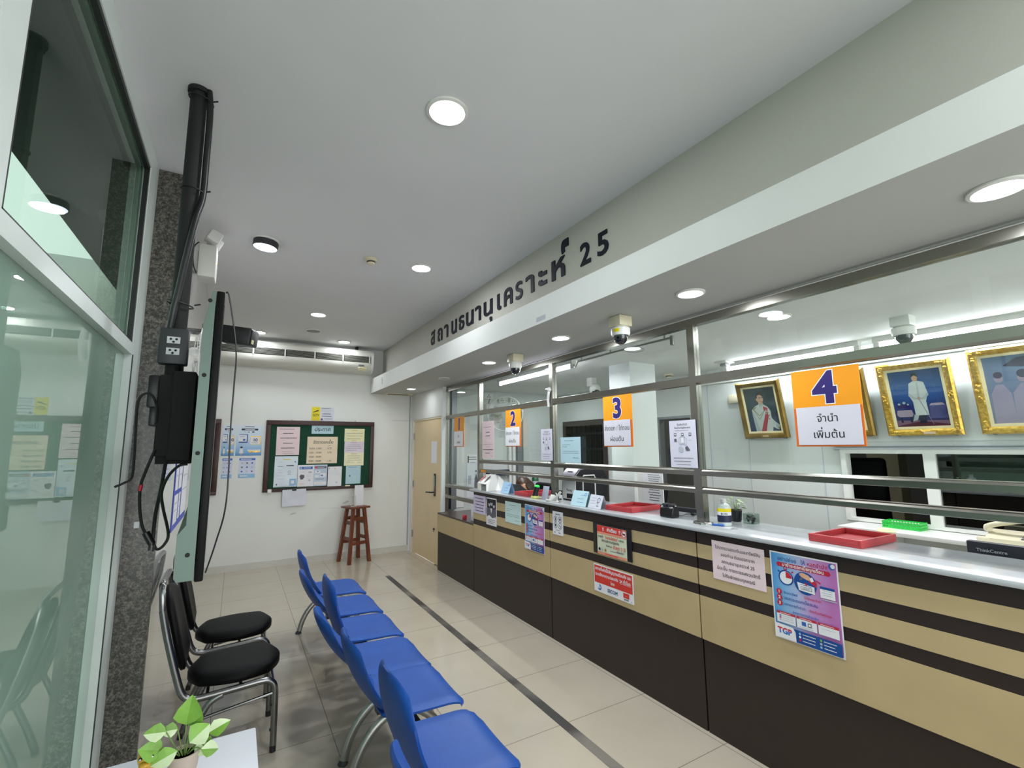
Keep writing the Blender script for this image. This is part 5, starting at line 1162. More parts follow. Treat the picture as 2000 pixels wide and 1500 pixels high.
for i in range(14):
    c = Vector((2.76+rnd.uniform(-.018, .018), 1.80+rnd.uniform(-.022, .022), ZT+.012+.003*i)); b.rbox(c-Vector((.011, .008, .004)), c+Vector((.011, .008, .004)), .002, 1, i % 2, Euler((rnd.uniform(-1, 1), rnd.uniform(-1, 1), rnd.uniform(0, 3))).to_matrix())
b.build('clips', [DKGREY, GREYMET], t)
t = thing('pen', 'blue tipped pen lying at the foot of the steel post', 'pen', (2.52, 1.85, ZT))
MB().tube([(2.50, 1.885, ZT+.006), (2.52, 1.82, ZT+.007)], .006, 10).build('barrel', BLUEP, t); MB().tube([(2.497, 1.895, ZT+.006), (2.50, 1.885, ZT+.006)], [.003, .006], 10).build('tip', WPL, t)
MB_ = MB(); MB_.tube([(2.497+.016*math.cos(a), 1.735+.016*math.sin(a), ZT+.0015) for a in [i*2*PI/24 for i in range(24)]], .0012, 6, closed=True); solo('ring_mark', 'thin round metal ring lying on the white counter near the bottle', 'ring', MB_, GREYMET)
# tent cards
def tent(x, y, w_, h_, rz, fn, bg, label):
    t = thing('tent_card', label, 'card', (x, y, ZT), 'folded cards on the counter', local=True, rz=rz)
    for sg, nm in ((1, 'front_face'), (-1, 'rear_face')):
        s = Sheet(w_, h_, bg, .0008)
        if sg == 1: fn(s)
        o = s.build(nm); o.parent = t
        a = math.radians(20)
        R = Matrix(((0, 0, -1), (-1, 0, 0), (0, 1, 0))).to_4x4() if sg == 1 else Matrix(((0, 0, 1), (1, 0, 0), (0, 1, 0))).to_4x4()
        o.matrix_local = Matrix.Translation((-sg*h_/2*math.sin(a), 0, h_/2*math.cos(a)+.001)) @ R @ Matrix.Rotation(-a, 4, 'X')
    return t
def blue_card(s): s.lines(.55, .85, (.72,), BLUEP, .02, 1).ring(.86, .78, .07, .02, BLUEP).lines(.3, .9, (.48,), INKG, .02, 2).lines(.35, .85, (.25,), BLUEP, .02, 3)
tent(2.45, 3.06, .18, .125, .06, blue_card, LBLUE, 'pale blue folded card right of the banknote machine, under the blue notice')
tent(2.455, 2.87, .17, .105, -.1, lambda s: s.lines(.15, .5, (.75, .55, .35), INKG, .02, 1).ring(.72, .62, .12, .03, INKG, a1=5).line(.72, .5, .68, .25, .02, INKG).line(.6, .4, .85, .55, .02, INKG).line(.62, .2, .8, .2, .03, INKG).lines(.1, .9, (.12,), PALEG, .015, 3), M_('pale_grey_card', '#d3d6e0', .6), 'pale grey folded card with a small drawing, beside the blue card')
tent(2.47, 4.30, .16, .12, .02, blue_card, M_('sky_card', '#a9cdea', .6), 'sky blue folded card on the counter below sign 2')
# barcode scanner
t = thing('scanner', 'black hand scanner on a yellow green foot with a green lit top', 'scanner', (2.43, 3.72, ZT))
MB().rbox((2.40, 3.69, ZT), (2.46, 3.75, ZT+.025), .006).build('base', M_('lime_plastic', '#d3d680', .4), t)
MB().tube([(2.43, 3.72, ZT+.02), (2.435, 3.715, ZT+.06), (2.445, 3.705, ZT+.105)], [.028, .024, .027], 14).build('body', BLACKP, t)
MB().ball((2.444, 3.706, ZT+.112), (.026, .026, .012), 14).build('light', emit('green_glow', '#27c04a', .8), t)
# small display on stand
t = thing('display_stand', 'small grey sign holder with dark sides on the counter', 'display', (2.475, 3.60, ZT))
k = Matrix.Translation((2.475, 3.60, ZT)) @ Matrix.Rotation(.0, 4, 'Z')
b = MB().rbox((-.004, -.045, .0), (.004, .045, .12), .002).xf(Matrix.Translation((2.46, 3.61, ZT)) @ Matrix.Rotation(.22, 4, 'Y')); b.build('face', M_('pale_grey_plate', '#a7a9b8', .35), t)
MB().prism([(0, 0), (.03, 0), (.024, .115)], (2.465, 3.60, ZT), (1, 0, 0), (0, 0, 1), (0, .006, 0)).prism([(0, 0), (.03, 0), (.024, .115)], (2.465, 3.66, ZT), (1, 0, 0), (0, 0, 1), (0, .006, 0)).build('stand', BLACKP, t)
# small white desk item and tangled cables by the post
t = thing('white_stand', 'crumpled white plug and cable heap beside the steel post', 'cable', (2.44, 3.46, ZT))
b = MB().rbox((2.42, 3.435, ZT+.002), (2.465, 3.475, ZT+.055), .008, rot=Euler((.3, .2, .5)).to_matrix()); b.tube(smooth([(2.47, 3.47, ZT+.05), (2.455, 3.44, ZT+.03), (2.45, 3.40, ZT+.012), (2.43, 3.36, ZT+.006), (2.39, 3.42, ZT+.006), (2.40, 3.50, ZT+.006)], 5), .005, 8); b.build('plug', WPL, t)
MB().tube(smooth([(2.50, 3.47, ZT+.05), (2.46, 3.43, ZT+.07), (2.44, 3.38, ZT+.03), (2.41, 3.40, ZT+.007), (2.385, 3.46, ZT+.006)], 5), .005, 8).tube(smooth([(2.44, 3.33, ZT+.09), (2.42, 3.36, ZT+.05), (2.40, 3.41, ZT+.012), (2.385, 3.47, ZT+.012)], 5), .011, 8).build('lead', M_('pale_cable', '#b9bab4', .4), t)
# banknote machine with white front, and its black top
t = thing('banknote_machine', 'tall white fronted black counting machine beside the second steel post', 'machine', (2.72, 3.39, ZT))
b = MB(); prf = [(0, .02), (.34, .02), (.36, .05), (.36, .2), (.30, .27), (.18, .285), (.05, .27), (.0, .22)]
b.prism(prf, (2.57, 3.315, ZT), (1, 0, 0), (0, 0, 1), (0, .21, 0)); b.build('housing', M_('machine_black', '#141319', .25), t, angle=25)
b = MB().box((2.574, 3.32, ZT), (2.92, 3.52, ZT+.02)); b.build('base', BLACKP, t)
b = MB().rbox((2.562, 3.321, ZT+.012), (2.572, 3.513, ZT+.185), .003); b.build('front_panel', WPL, t)
b = MB().prism([(0, .21), (.003, .222), (.05, .272), (.14, .286), (.14, .277), (.055, .262), (.012, .215)], (2.568, 3.34, ZT+.004), (1, 0, 0), (0, 0, 1), (0, .18, 0)); b.build('lid', M_('silver_violet', '#c3bfd0', .3), t)
B((2.59, 3.395, ZT+.262), (2.605, 3.465, ZT+.268)).xf(Matrix.Translation((0, 0, -.012))).build('lid_slot', BLACKP, t)
B((2.56, 3.325, ZT+.02), (2.562, 3.445, ZT+.06)).build('outlet', BLACKM, t)
MB().tube([(2.64, 3.311, ZT+.03), (2.64, 3.311, ZT+.20), (2.65, 3.311, ZT+.22), (2.77, 3.311, ZT+.22), (2.78, 3.311, ZT+.20), (2.78, 3.311, ZT+.04), (2.77, 3.311, ZT+.03), (2.71, 3.311, ZT+.03)], .006, 8).build('side_handle', WPL, t)
s = Sheet(.15, .04, WPL, .0006).text('Pixing', .5, .25, .8, INK, bold=.02); o = s.build('brand_plate', None, None, (2.562, 3.41, ZT+.09), '-X', parent=t)
t.location.x += .03
# money counter at the far end
t = thing('money_counter', 'white desktop money counter with red and black printed hood', 'machine', (2.47, 4.74, ZT))
y0, y1 = 4.62, 4.84
for ya, yb in ((y0, y0+.012), (y1-.07, y1)):
    MB().prism([(0, 0), (.22, 0), (.22, .10), (.15, .168), (.11, .168), (0, .078)], (2.385, ya, ZT), (1, 0, 0), (0, 0, 1), (0, yb-ya, 0)).build('side', WPL, t)
B((2.40, y0+.012, ZT), (2.60, y1-.07, ZT+.05)).build('body', M_('counter_grey', '#8f9290', .4), t)
hd = MB().prism([(0, 0), (.13, .105), (.126, .111), (-.006, .004)], (2.388, y0+.012, ZT+.07), (1, 0, 0), (0, 0, 1), (0, y1-.07-y0-.012, 0)).build('hood', WPL, t)
for yy, m_, nm in ((y1-.035, CRIM, 'red_print'), (y0+.07, INK, 'black_print')):
    b = MB(); d = Vector((.125, 0, .102)).normalized(); nrm = Vector((-d.z, 0, d.x))
    for i, (u, ww) in enumerate(((.03, .02), (.05, .028), (.07, .024), (.09, .030), (.11, .02))):
        c = Vector((2.386, yy, ZT+.078))+d*u+nrm*.0065; hw = ww*(1 if i % 2 else .8)*.9
        b.add([c+Vector((0, -hw, 0))-d*.006, c+Vector((0, hw, 0))-d*.008, c+Vector((0, hw*.8, 0))+d*.006, c+Vector((0, -hw, 0))+d*.007], [(0, 1, 2, 3)])
    b.build(nm, m_, t, normals=False)
B((2.3845, y1-.05, ZT+.03), (2.3855, y1-.02, ZT+.06)).build('yellow_label', YELP, t)
t = thing('tablet', 'black tablet leaning on a low stand behind the sky blue card', 'tablet', (2.66, 4.34, ZT))
MB().prism([(0, 0), (.17, 0), (.17, .012), (.10, .022), (.02, .085), (.008, .085)], (2.56, 4.22, ZT), (1, 0, 0), (0, 0, 1), (0, .2, 0)).build('body', DKGREY, t)
# paper and red stamp on the low ledge
solo('paper_pad', 'white papers standing on the low brown ledge at the counter end', 'paper', MB().rbox((2.46, 4.975, .739), (2.485, 5.17, .93), .003), PAPER)
solo('stamp_pad', 'small red box on the low brown ledge', 'box', MB().rbox((2.43, 5.30, .739), (2.47, 5.345, .785), .004), CRIM)

# ================================================================== PORTRAITS ON THE OFFICE WALL
def frame_mb(w_, h_, prof, orn=0, seed=1):
    b = MB(); vs = []; n = len(prof)
    for sx, sy in ((-1, -1), (1, -1), (1, 1), (-1, 1)):
        for ins, z in prof: vs.append((sx*(w_/2-ins), sy*(h_/2-ins), z))
    fs = [(a*n+k, ((a+1) % 4)*n+k, ((a+1) % 4)*n+(k+1) % n, a*n+(k+1) % n) for a in range(4) for k in range(n)]
    b.add(vs, fs)
    if orn:
        r = random.Random(seed)
        for sx, sy in ((-1, -1), (1, -1), (1, 1), (-1, 1)):
            for i in range(9):
                c = Vector((sx*(w_/2-.03-r.uniform(-.015, .05)*(i % 2)), sy*(h_/2-.03-r.uniform(-.015, .06)*((i+1) % 2)), .034)); b.ball(c, (r.uniform(.007, .013), r.uniform(.007, .013), .008), 8)
        for sx in (-1, 1):
            for i in range(7): b.ball((sx*(w_/2-.028+r.uniform(-.01, .01)), r.uniform(-.05, .05), .034), (.008, .010, .008), 8)
    return b
PROF1 = [(0, 0), (0, .025), (.012, .036), (.03, .03), (.045, .022), (.05, .02), (.05, 0)]
def portrait(ya, yb, z0, h_, art, label, ornate, tilt=.21):
    w_ = abs(ya-yb); c = (XI-.03, (ya+yb)/2, z0+h_/2*math.cos(tilt))
    t = thing('framed_portrait', label, 'framed picture', c, 'framed portraits on the office wall', local=True)
    R = Matrix(((0, 0, -1), (-1, 0, 0), (0, 1, 0))).to_4x4() @ Matrix.Rotation(tilt, 4, 'X'); R.translation = Vector((-.5*h_*math.sin(tilt), 0, 0))
    b = frame_mb(w_, h_, PROF1, ornate, int(ya*10)); fr = b.build('frame', GOLD if ornate else OLDGOLD, t, angle=30); fr.matrix_local = R
    b = frame_mb(w_-.10, h_-.10, [(0, .004), (0, .020), (.018, .017), (.018, .004)]); mt = b.build('mat', M_('cream_slip', '#dfd2a6', .45), t); mt.matrix_local = R
    s = Sheet(w_-.13, h_-.13, art[0], .004); art[1](s); o = s.build('canvas'); o.parent = t; o.matrix_local = R @ Matrix.Translation((0, 0, .004))
    gl_ = MB().box((-(w_-.13)/2, -(h_-.13)/2, .0125), ((w_-.13)/2, (h_-.13)/2, .0145)).build('glass', glass('picture_glass', '#f8fafa', refl=.5), t); gl_.matrix_local = R
    if not ornate: p = MB().box((-.03, -h_/2+.012, .031), (.03, -h_/2+.028, .034)).build('plaque', M_('plaque', '#cdbf9a', .4), t); p.matrix_local = R
    else: p = MB().box((.0, -h_/2+.012, .031), (.07, -h_/2+.028, .036)).build('plaque', M_('pale_plaque', '#d9bfa8', .4), t); p.matrix_local = R
    b = MB()
    for sx in (-.38, .38): b.cyl((0, sx*w_, -h_/2*math.cos(tilt)-.006), (-.03, sx*w_, -h_/2*math.cos(tilt)-.006), .006, n=10).cyl((.03, sx*w_, -h_/2*math.cos(tilt)-.006), (0, sx*w_, -h_/2*math.cos(tilt)-.006), .006, n=10)
    b.build('hook', GREYMET, t); return t
DBK = ramp_mat('portrait_ground', 'y', [(0, '#16356b'), (.45, '#25424f'), (.75, '#33464a'), (1, '#2a3b40')])
UNI = M_('uniform_white_print', '#dfe3df', .5); UNI2 = M_('uniform_shade_print', '#c3ccc9', .5); HAIR = M_('hair_print', '#1d1b1c', .5); BRD = M_('braid_print', '#a99a63', .5)
def art_uniform(s):
    s.poly([(.20, .0), (.17, .38), (.18, .50), (.30, .58), (.42, .62), (.56, .62), (.70, .55), (.76, .46), (.76, .30), (.84, .22), (.96, .14), (.92, .03), (.84, .06), (.76, .10), (.72, .0)], UNI)
    s.poly([(.20, .0), (.17, .38), (.185, .47), (.26, .30), (.30, .12), (.34, .0)], UNI2)
    s.poly([(.42, .0), (.60, .30), (.66, .46), (.64, .56), (.50, .58), (.56, .44), (.46, .22), (.34, .0)], CRIM) if False else s.poly([(.36, .0), (.52, .28), (.60, .44), (.66, .44), (.68, .34), (.58, .14), (.52, .0)], CRIM)
    s.poly([(.55, .57), (.69, .53), (.67, .45), (.56, .46)], CRIM)
    s.poly([(.42, .62), (.48, .53), (.58, .62), (.56, .66), (.44, .66)], UNI2)
    for x, y in ((.62, .47), (.67, .42), (.61, .41), (.70, .36), (.69, .28)): s.disc(x, y, .025, BRD if x > .65 else PALEG)
    s.line(.22, .52, .40, .36, .02, BRD).line(.40, .36, .56, .46, .02, BRD).line(.24, .50, .38, .28, .014, BRD).line(.38, .28, .54, .42, .014, BRD).poly([(.20, .51), (.31, .57), (.37, .58), (.26, .50)], BRD)
    s.disc(.50, .735, .105, SKIN, 28, .135).disc(.395, .73, .022, SKIN, 14, .035).poly([(.44, .67), (.56, .67), (.55, .62), (.46, .61)], SKIN)
    s.poly([(.385, .76), (.395, .86), (.45, .90), (.56, .89), (.60, .84), (.585, .81), (.52, .84), (.44, .83), (.415, .75)], HAIR)
    s.rect(.47, .755, .53, .775, INKG).rect(.555, .755, .60, .775, INKG).line(.53, .765, .555, .765, .006, INKG).poly([(.555, .75), (.575, .71), (.55, .705)], UNI2).line(.52, .675, .57, .675, .012, CRIM)
    s.disc(.90, .12, .05, UNI2).disc(.93, .07, .03, BRD).rect(.80, .02, .86, .06, INKG)
def art_robe(s):
    s.rect(0, .0, 1, .09, M_('maroon_print', '#5d2138', .5)).poly([(0, .02), (.5, .10), (1, .03), (1, .10), (0, .12)], M_('rose_print', '#8d6a86', .5))
    s.poly([(.06, .30), (.34, .30), (.36, .22), (.33, .18), (.08, .18), (.04, .22)], M_('pale_rose_print', '#b9a3b6', .5)).rect(.10, .08, .14, .18, NAVY).rect(.28, .08, .32, .18, NAVY)
    for x, y, r in ((.12, .36, .05), (.22, .38, .06), (.29, .35, .04)): s.disc(x, y, r, PURP).disc(x, y+.05, r*.5, UNI2)
    s.poly([(.68, .36), (.96, .36), (.98, .14), (.66, .14)], M_('plum_print', '#4b4a86', .5)).poly([(.68, .36), (.96, .36), (.92, .40), (.72, .40)], MATS['pale_rose_print'])
    s.poly([(.40, .20), (.40, .44), (.34, .56), (.38, .76), (.46, .80), (.56, .80), (.66, .77), (.70, .58), (.64, .44), (.65, .20)], MATS['uniform_white_print'])
    s.poly([(.44, .20), (.60, .20), (.58, .06), (.46, .06)], NAVY).poly([(.52, .78), (.50, .5), (.54, .5), (.55, .78)], UNI2)
    s.poly([(.36, .60), (.44, .52), (.54, .50), (.54, .47), (.42, .48), (.33, .55)], UNI2).poly([(.70, .60), (.62, .52), (.52, .50), (.53, .47), (.64, .48), (.71, .55)], UNI2)
    s.disc(.51, .85, .055, SKIN, 20, .075).poly([(.45, .87), (.46, .93), (.55, .94), (.57, .87), (.51, .90)], HAIR).disc(.52, .50, .03, SKIN)
    s.line(.52, .48, .70, .04, .012, M_('cane_print', '#8f8aa8', .4)); s.poly([(.38, .22), (.33, .10), (.42, .12), (.46, .2)], UNI2)
def art_pale(s):
    for x, r in ((.2, .16), (.55, .2), (.85, .15)): s.poly([(x-r, 0), (x-r*.9, .45), (x-.05, .58), (x+.05, .58), (x+r*.9, .45), (x+r, 0)], M_('pale_robe_print', '#b5a7c0', .5)).disc(x, .66, r*.42, MATS['pale_rose_print']).disc(x, .72, r*.42, M_('dusk_print', '#5a5068', .5))
    s.poly([(.3, .85), (.5, .95), (.9, .98), (.95, .86), (.6, .82)], MATS['dusk_print'])
portrait(2.963, 2.512, 1.675, .575, (DBK, art_uniform), 'portrait of a man in white uniform with a red sash, antique gold frame', 0)
portrait(2.26, 1.81, 1.675, .575, (DBK, lambda s: None), 'antique gold framed portrait mostly hidden behind sign 4', 0)
portrait(1.722, 1.262, 1.672, .575, (ramp_mat('robe_ground', 'y', [(0, '#2a2358'), (.35, '#22357f'), (.6, '#3c68ad'), (1, '#24407e')]), art_robe), 'ornate gold framed picture of a standing figure in a white robe', 1)
portrait(1.168, .70, 1.672, .60, (ramp_mat('dusk_ground', 'y', [(0, '#8f94b0'), (1, '#7f93b4')]), art_pale), 'ornate gold framed picture of pale figures cut by the right edge', 1)
def socket(x, y, z, face, label, w_=.10, m=WPL, marks=True):
    t = thing('wall_socket', label, 'socket', (x, y, z), 'electrical boxes in the office')
    if face == '-X': MB().rbox((x-.04, y-w_/2, z-.045), (x, y+w_/2, z+.045), .005).build('box', m, t)
    else:
        MB().rbox((x-w_/2, y-.045, z-.045), (x+w_/2, y, z+.045), .005).build('box', m, t)
        if marks:
            b = MB()
            for dx, dz in ((-.018, -.012), (.018, -.012), (0, .018)): b.cyl((x+dx, y-.0465, z+dz), (x+dx, y-.045, z+dz), .009, n=10)
            b.build('slots', INK, t)
socket(XI, 3.08, 2.095, '-X', 'cream socket box beside the portrait of the uniformed man', .12, IVORY, False)
socket(3.27, 6.298, 2.37, '-Y', 'white switch box high on the far office wall, leftmost of three', .15)
socket(3.50, 6.298, 2.325, '-Y', 'white socket box on the far office wall, middle of three', .11)
socket(3.70, 6.298, 2.325, '-Y', 'white socket box on the far office wall, rightmost of three', .10)
t = thing('transformer_box', 'white rounded box hanging by a black lead beside the office wall fan', 'adapter', (3.28, 6.28, 2.17))
MB().rbox((3.21, 6.22, 2.13), (3.36, 6.298, 2.25), .02).build('case', WPL, t); MB().tube(smooth([(3.28, 6.27, 2.25), (3.27, 6.25, 2.29), (3.29, 6.25, 2.33)], 4), .006, 8).build('lead', BLACKP, t)
# fan on the far wall
t = thing('wall_fan', 'white caged wall fan on the far office wall behind sign 2', 'fan', (3.42, 6.1, 2.08)); fc = Vector((3.42, 6.02, 2.09)); Rf = Matrix.Rotation(-.5, 3, 'Z') @ Matrix.Rotation(.25, 3, 'X')
b = MB(); R_ = .26
for rr, yy in ((R_, 0), (R_*.7, -.04), (R_*.35, -.06)): b.tube([fc+Rf @ Vector((rr*math.cos(a), yy, rr*math.sin(a))) for a in [i*2*PI/40 for i in range(40)]], .012 if rr == R_ else .003, 8, closed=True)
for i in range(32):
    a = i*2*PI/32; d = Vector((math.cos(a), 0, math.sin(a))); b.tube([fc+Rf @ (d*.05+Vector((0, -.062, 0))), fc+Rf @ (d*R_*.7+Vector((0, -.04, 0))), fc+Rf @ (d*R_)], .002, 5)
b.build('cage', WPL, t)
MB().lathe([(.001, 0), (.05, .004), (.055, .012), (.001, .02)], tuple(fc+Rf @ Vector((0, -.055, 0))), 22, axis=tuple(Rf @ Vector((0, -1, 0)))).build('hub', M_('pale_green_plastic', '#c9d6c6', .4), t)
MB().tube([fc+Rf @ Vector((0, .02, 0)), fc+Rf @ Vector((0, .12, 0)), (3.42, 6.24, 2.05)], [.06, .055, .03], 14).rbox((3.36, 6.23, 1.98), (3.48, 6.298, 2.12), .012).build('motor', WPL, t)
for i in range(3):
    a = i*2*PI/3+.7; d = Vector((math.cos(a), 0, math.sin(a))); s_ = Vector((-math.sin(a), .2, math.cos(a))).normalized(); p = [fc+Rf @ q for q in (d*.03-s_*.02, d*.1-s_*.07, d*.19-s_*.06, d*.2+s_*.05, d*.1+s_*.06, d*.03+s_*.02)]; n = Rf @ Vector((0, .003, 0))
    MB().add(p+[q+n for q in p], [(0,1,2,3,4,5), (11,10,9,8,7,6)]+[(k, (k+1) % 6, 6+(k+1) % 6, 6+k) for k in range(6)]).build('blade', MATS['fan_blade'], t)

# ================================================================== OFFICE FURNITURE
t = thing('wall_shelf', 'white ledge running below the office sliding window', 'shelf', (4.42, 1.0, .93))
MB().rbox((4.235, -.6, .925), (4.598, 2.02, .955), .003).build('board', WPL, t)
for y in (-.4, .6, 1.72): B((4.27, y, .0), (4.59, y+.02, .925)).build('support', INW, t)
b = MB(); bx0, bx1, by0, by1, z0, z1 = 4.475, 4.598, 1.56, 1.80, .986, 1.036
t = thing('basket', 'small bright green plastic basket on the sill of the sliding window', 'basket', (4.53, 1.68, .9555)); GRB = M_('bright_green_plastic', '#2fc04c', .4)
z0 = .9555; z1 = 1.008; by0, by1 = 1.55, 1.79; bx0, bx1 = 4.43, 4.57
MB().box((bx0+.01, by0+.01, z0), (bx1-.01, by1-.01, z0+.004)).build('base', GRB, t); b = MB()
for z in (z0+.0, z0+.019, z1-.012):
    for q in ((bx0, bx1, by0, by0+.004), (bx0, bx1, by1-.004, by1), (bx0, bx0+.004, by0+.004, by1-.004), (bx1-.004, bx1, by0+.004, by1-.004)): b.box((q[0], q[2], z), (q[1], q[3], z+.010))
for i in range(13):
    y = by0+.004+i*(by1-by0-.014)/12
    for x in (bx0+.0005, bx1-.0035): b.box((x, y, z0), (x+.003, y+.006, z1))
for i in range(10):
    x = bx0+.004+i*(bx1-bx0-.014)/9
    for y in (by0+.0005, by1-.0035): b.box((x, y, z0), (x+.006, y+.003, z1))
b.build('sides', GRB, t)
t = thing('telephone', 'cream desk telephone on the ledge at the right edge', 'telephone', (4.40, 1.02, .956))
MB().prism([(0, 0), (.19, 0), (.19, .07), (.15, .075), (.0, .03)], (4.31, .90, .9555), (1, 0, 0), (0, 0, 1), (0, .27, 0)).build('body', IVORY, t)
MB().tube(smooth([(4.40, 1.17, 1.025), (4.39, 1.16, 1.055), (4.38, 1.08, 1.085), (4.38, 1.0, 1.105), (4.39, .93, 1.10)], 5), [.022]*5+[.017]*12+[.022]*4, 12).build('handset', IVORY, t)
k = MB()
for i in range(3):
    for j in range(4): k.box((4.33+.028*j, .925+.03*i, .985+.006*j), (4.35+.028*j, .945+.03*i, .999+.006*j))
k.build('keypad', INKG, t)
MB().rbox((4.305, 1.145, .9555), (4.38, 1.21, .985), .006).build('coil_rest', IVORY, t)
solo('loose_paper', 'white paper lying on the ledge left of the telephone', 'paper', MB().box((4.26, 1.22, .9553), (4.44, 1.36, .9565)), PAPER)
def monitor_back(x, ya, yb, z1, label, text=None):
    t = thing('monitor', label, 'monitor', (x, (ya+yb)/2, .75), 'computers behind the counter')
    h0 = z1-.30; MB().rbox((x, ya, h0), (x+.035, yb, z1), .006).build('case', M_('slate_plastic', '#2a2d38', .4), t)
    B((x+.0352, ya+.012, h0+.015), (x+.0365, yb-.012, z1-.012)).build('screen', MATS['dark_screen'], t)
    MB().box((x+.005, (ya+yb)/2-.03, .76), (x+.03, (ya+yb)/2+.03, h0+.03)).build('neck', DKGREY, t); MB().rbox((x-.06, (ya+yb)/2-.10, .7505), (x+.12, (ya+yb)/2+.10, .762), .004).build('base', DKGREY, t)
    if text: Sheet(.10, .022, MATS['slate_plastic'], .0006).text(text, .5, .2, .9, PALEG, bold=.02).build('badge', None, None, (x-.0006, yb-.085, z1-.036), '-X', parent=t)
monitor_back(3.0, .33, .882, 1.15, 'dark computer back with pale lettering at the right edge of the counter', 'ThinkCentre')
monitor_back(3.0, 2.82, 3.08, 1.122, 'dark flat computer behind the middle red tray, farther one')
monitor_back(2.98, 2.36, 2.80, 1.132, 'dark flat computer behind the card reader, nearer one')
t = thing('work_desk', 'low office desk behind the service counter', 'desk', (3.15, 2.2, 0))
MB().rbox((2.84, -.4, .72), (3.30, 3.30, .75), .003).build('desktop', WPL, t)
for y in (-.38, 1.5, 3.25): B((2.86, y, 0), (3.28, y+.025, .72)).build('panel', INW, t)
t = thing('work_desk', 'low office desk behind the counter below sign 2', 'desk', (2.72, 4.3, 0))
MB().rbox((2.84, 3.75, .72), (2.93, 4.72, .75), .003).build('desktop', WPL, t); B((2.86, 3.78, 0), (2.92, 3.80, .72)).box((2.86, 4.68, 0), (2.92, 4.70, .72)).build('panel', INW, t)
solo('yellow_cup', 'pale yellow rounded tub behind the nearest red tray', 'tub', MB().lathe([(.05, .0), (.06, .14), (.055, .16), (.03, .175), (.001, .178)], (3.06, 1.22, .7505), 24).lathe([(.02, .16), (.02, .36), (.045, .385), (.03, .40), (.001, .40)], (3.06, 1.22, .7505), 20), YELP)
t = thing('paper_stack', 'handwritten sheets clipped on a white board beside the pillar', 'papers', (3.31, 3.1, .75))
MB().box((3.315, 2.985, .7505), (3.325, 3.29, 1.36)).build('board', WPL, t)
def scrib(y0, y1, z0, z1, sd):
    s = wallsheet(y0, y1, z0, z1, PAPER)
    for i in range(5): s.lines(.25, .95, (.85-.16*i,), INKG, .05, sd+i)
    s.build('sheet', None, None, (3.3145, (y0+y1)/2, (z0+z1)/2), '-X', parent=t)
scrib(3.22, 2.99, 1.24, 1.355, 3); scrib(3.22, 2.99, 1.08, 1.225, 20)
def office_chair(x, y, rz, label, hb=1.20, w_=.5):
    t = thing('office_chair', label, 'chair', (x, y, 0), 'black office chairs', local=True, rz=rz)
    MB().rbox((-.24, -.25, .36), (.25, .25, .45), .04, 3).build('seat', BLKV, t)
    MB().rbox((-.28, -w_/2, .60), (-.20, w_/2, hb), .038, 4, rot=Matrix.Rotation(-.1, 3, 'Y')).build('backrest', BLKV, t)
    MB().box((-.27, -.03, .37), (-.22, .03, .70)).cyl((0, 0, .08), (0, 0, .36), .03).build('column', DKGREY, t)
    for i in range(5):
        a = i*2*PI/5; MB().tube([(0, 0, .10), (.28*math.cos(a), .28*math.sin(a), .065)], [.025, .016], 10).cyl((.28*math.cos(a)-.012, .28*math.sin(a), .026), (.28*math.cos(a)+.012, .28*math.sin(a), .026), .026).build('base_arm', DKGREY, t)
    for sy in (-1, 1): MB().tube(smooth([(-.1, sy*.25, .45), (-.08, sy*.30, .55), (-.02, sy*.30, .68), (.15, sy*.30, .69)], 4), .016, 8).build('armrest', BLACKP, t)
office_chair(3.24, 4.33, 0, 'black office chair back beside the seated person', 1.21, .36)
office_chair(3.55, 5.02, PI, 'black office chair the person sits on', 1.02)
office_chair(3.95, 3.98, PI-.4, 'black office chair between the machine and the pillar', 1.16)
office_chair(5.35, 2.32, .3, 'tall black chair in the dark room beyond the sliding window', 1.48)
t = thing('bottle', 'green and yellow labelled bottle behind the seated person', 'bottle', (3.66, 5.6, .75)); cB = (3.02, 4.78)
cB = (3.665, 5.60)
MB().rbox((3.5, 5.45, .0), (3.95, 6.2, .90), .004).xf(Matrix.Identity(4)).build('pedestal', INW, t) if False else None
MB().lathe([(.045, .001), (.048, .006), (.048, .21), (.03, .24), (.016, .25)], (*cB, .955), 24).build('body', M_('dark_green_plastic', '#0e5a36', .35), t)
MB().lathe([(.0486, .03), (.0486, .10)], (*cB, .955), 24).build('label', YELP, t, normals=False); MB().lathe([(.0486, .10), (.0486, .17)], (*cB, .955), 24).build('label', PALEG, t, normals=False)
MB().lathe([(.018, .248), (.018, .275), (.001, .276)], (*cB, .955), 18).build('cap', M_('green_cap', '#1a7a45', .4), t)
t = thing('cabinet', 'white low office cabinet behind the seated person', 'cabinet', (3.75, 5.85, 0))
MB().rbox((3.56, 5.48, .0), (4.1, 6.22, .953), .004).build('body', WPL, t)
for x0_ in (3.57, 3.84):
    d_ = MB().rbox((x0_, 5.468, .03), (x0_+.25, 5.4795, .93), .003).build('door', INW, t); MB().box((x0_+.20, 5.455, .5), (x0_+.215, 5.468, .6)).build('handle', GREYMET, d_)
t = thing('blue_folder', 'dark blue folder edge on the far wall shelf', 'folder', (3.4, 6.2, 1.2)); MB().rbox((3.24, 6.20, 1.18), (3.60, 6.297, 1.262), .004).build('spine', NAVY, t)
t = thing('tower_poster', 'white poster with dark figures leaning at the far office wall', 'poster', (3.03, 6.29, 1.0))
s = Sheet(.20, .62, PAPER).poly([(.55, .0), (.9, .0), (.85, .42), (.75, .55), (.62, .42)], INKG).disc(.73, .60, .07, INKG).lines(.1, .9, (.93, .88), INK, .014, 1).rect(.05, .80, .15, .96, INK).lines(.2, .8, (.8,), INKG, .01, 2).rect(.1, .3, .35, .5, PALEG)
o = s.build('sheet', None, None, (3.03, 6.296, 1.19), '-Y', parent=t)
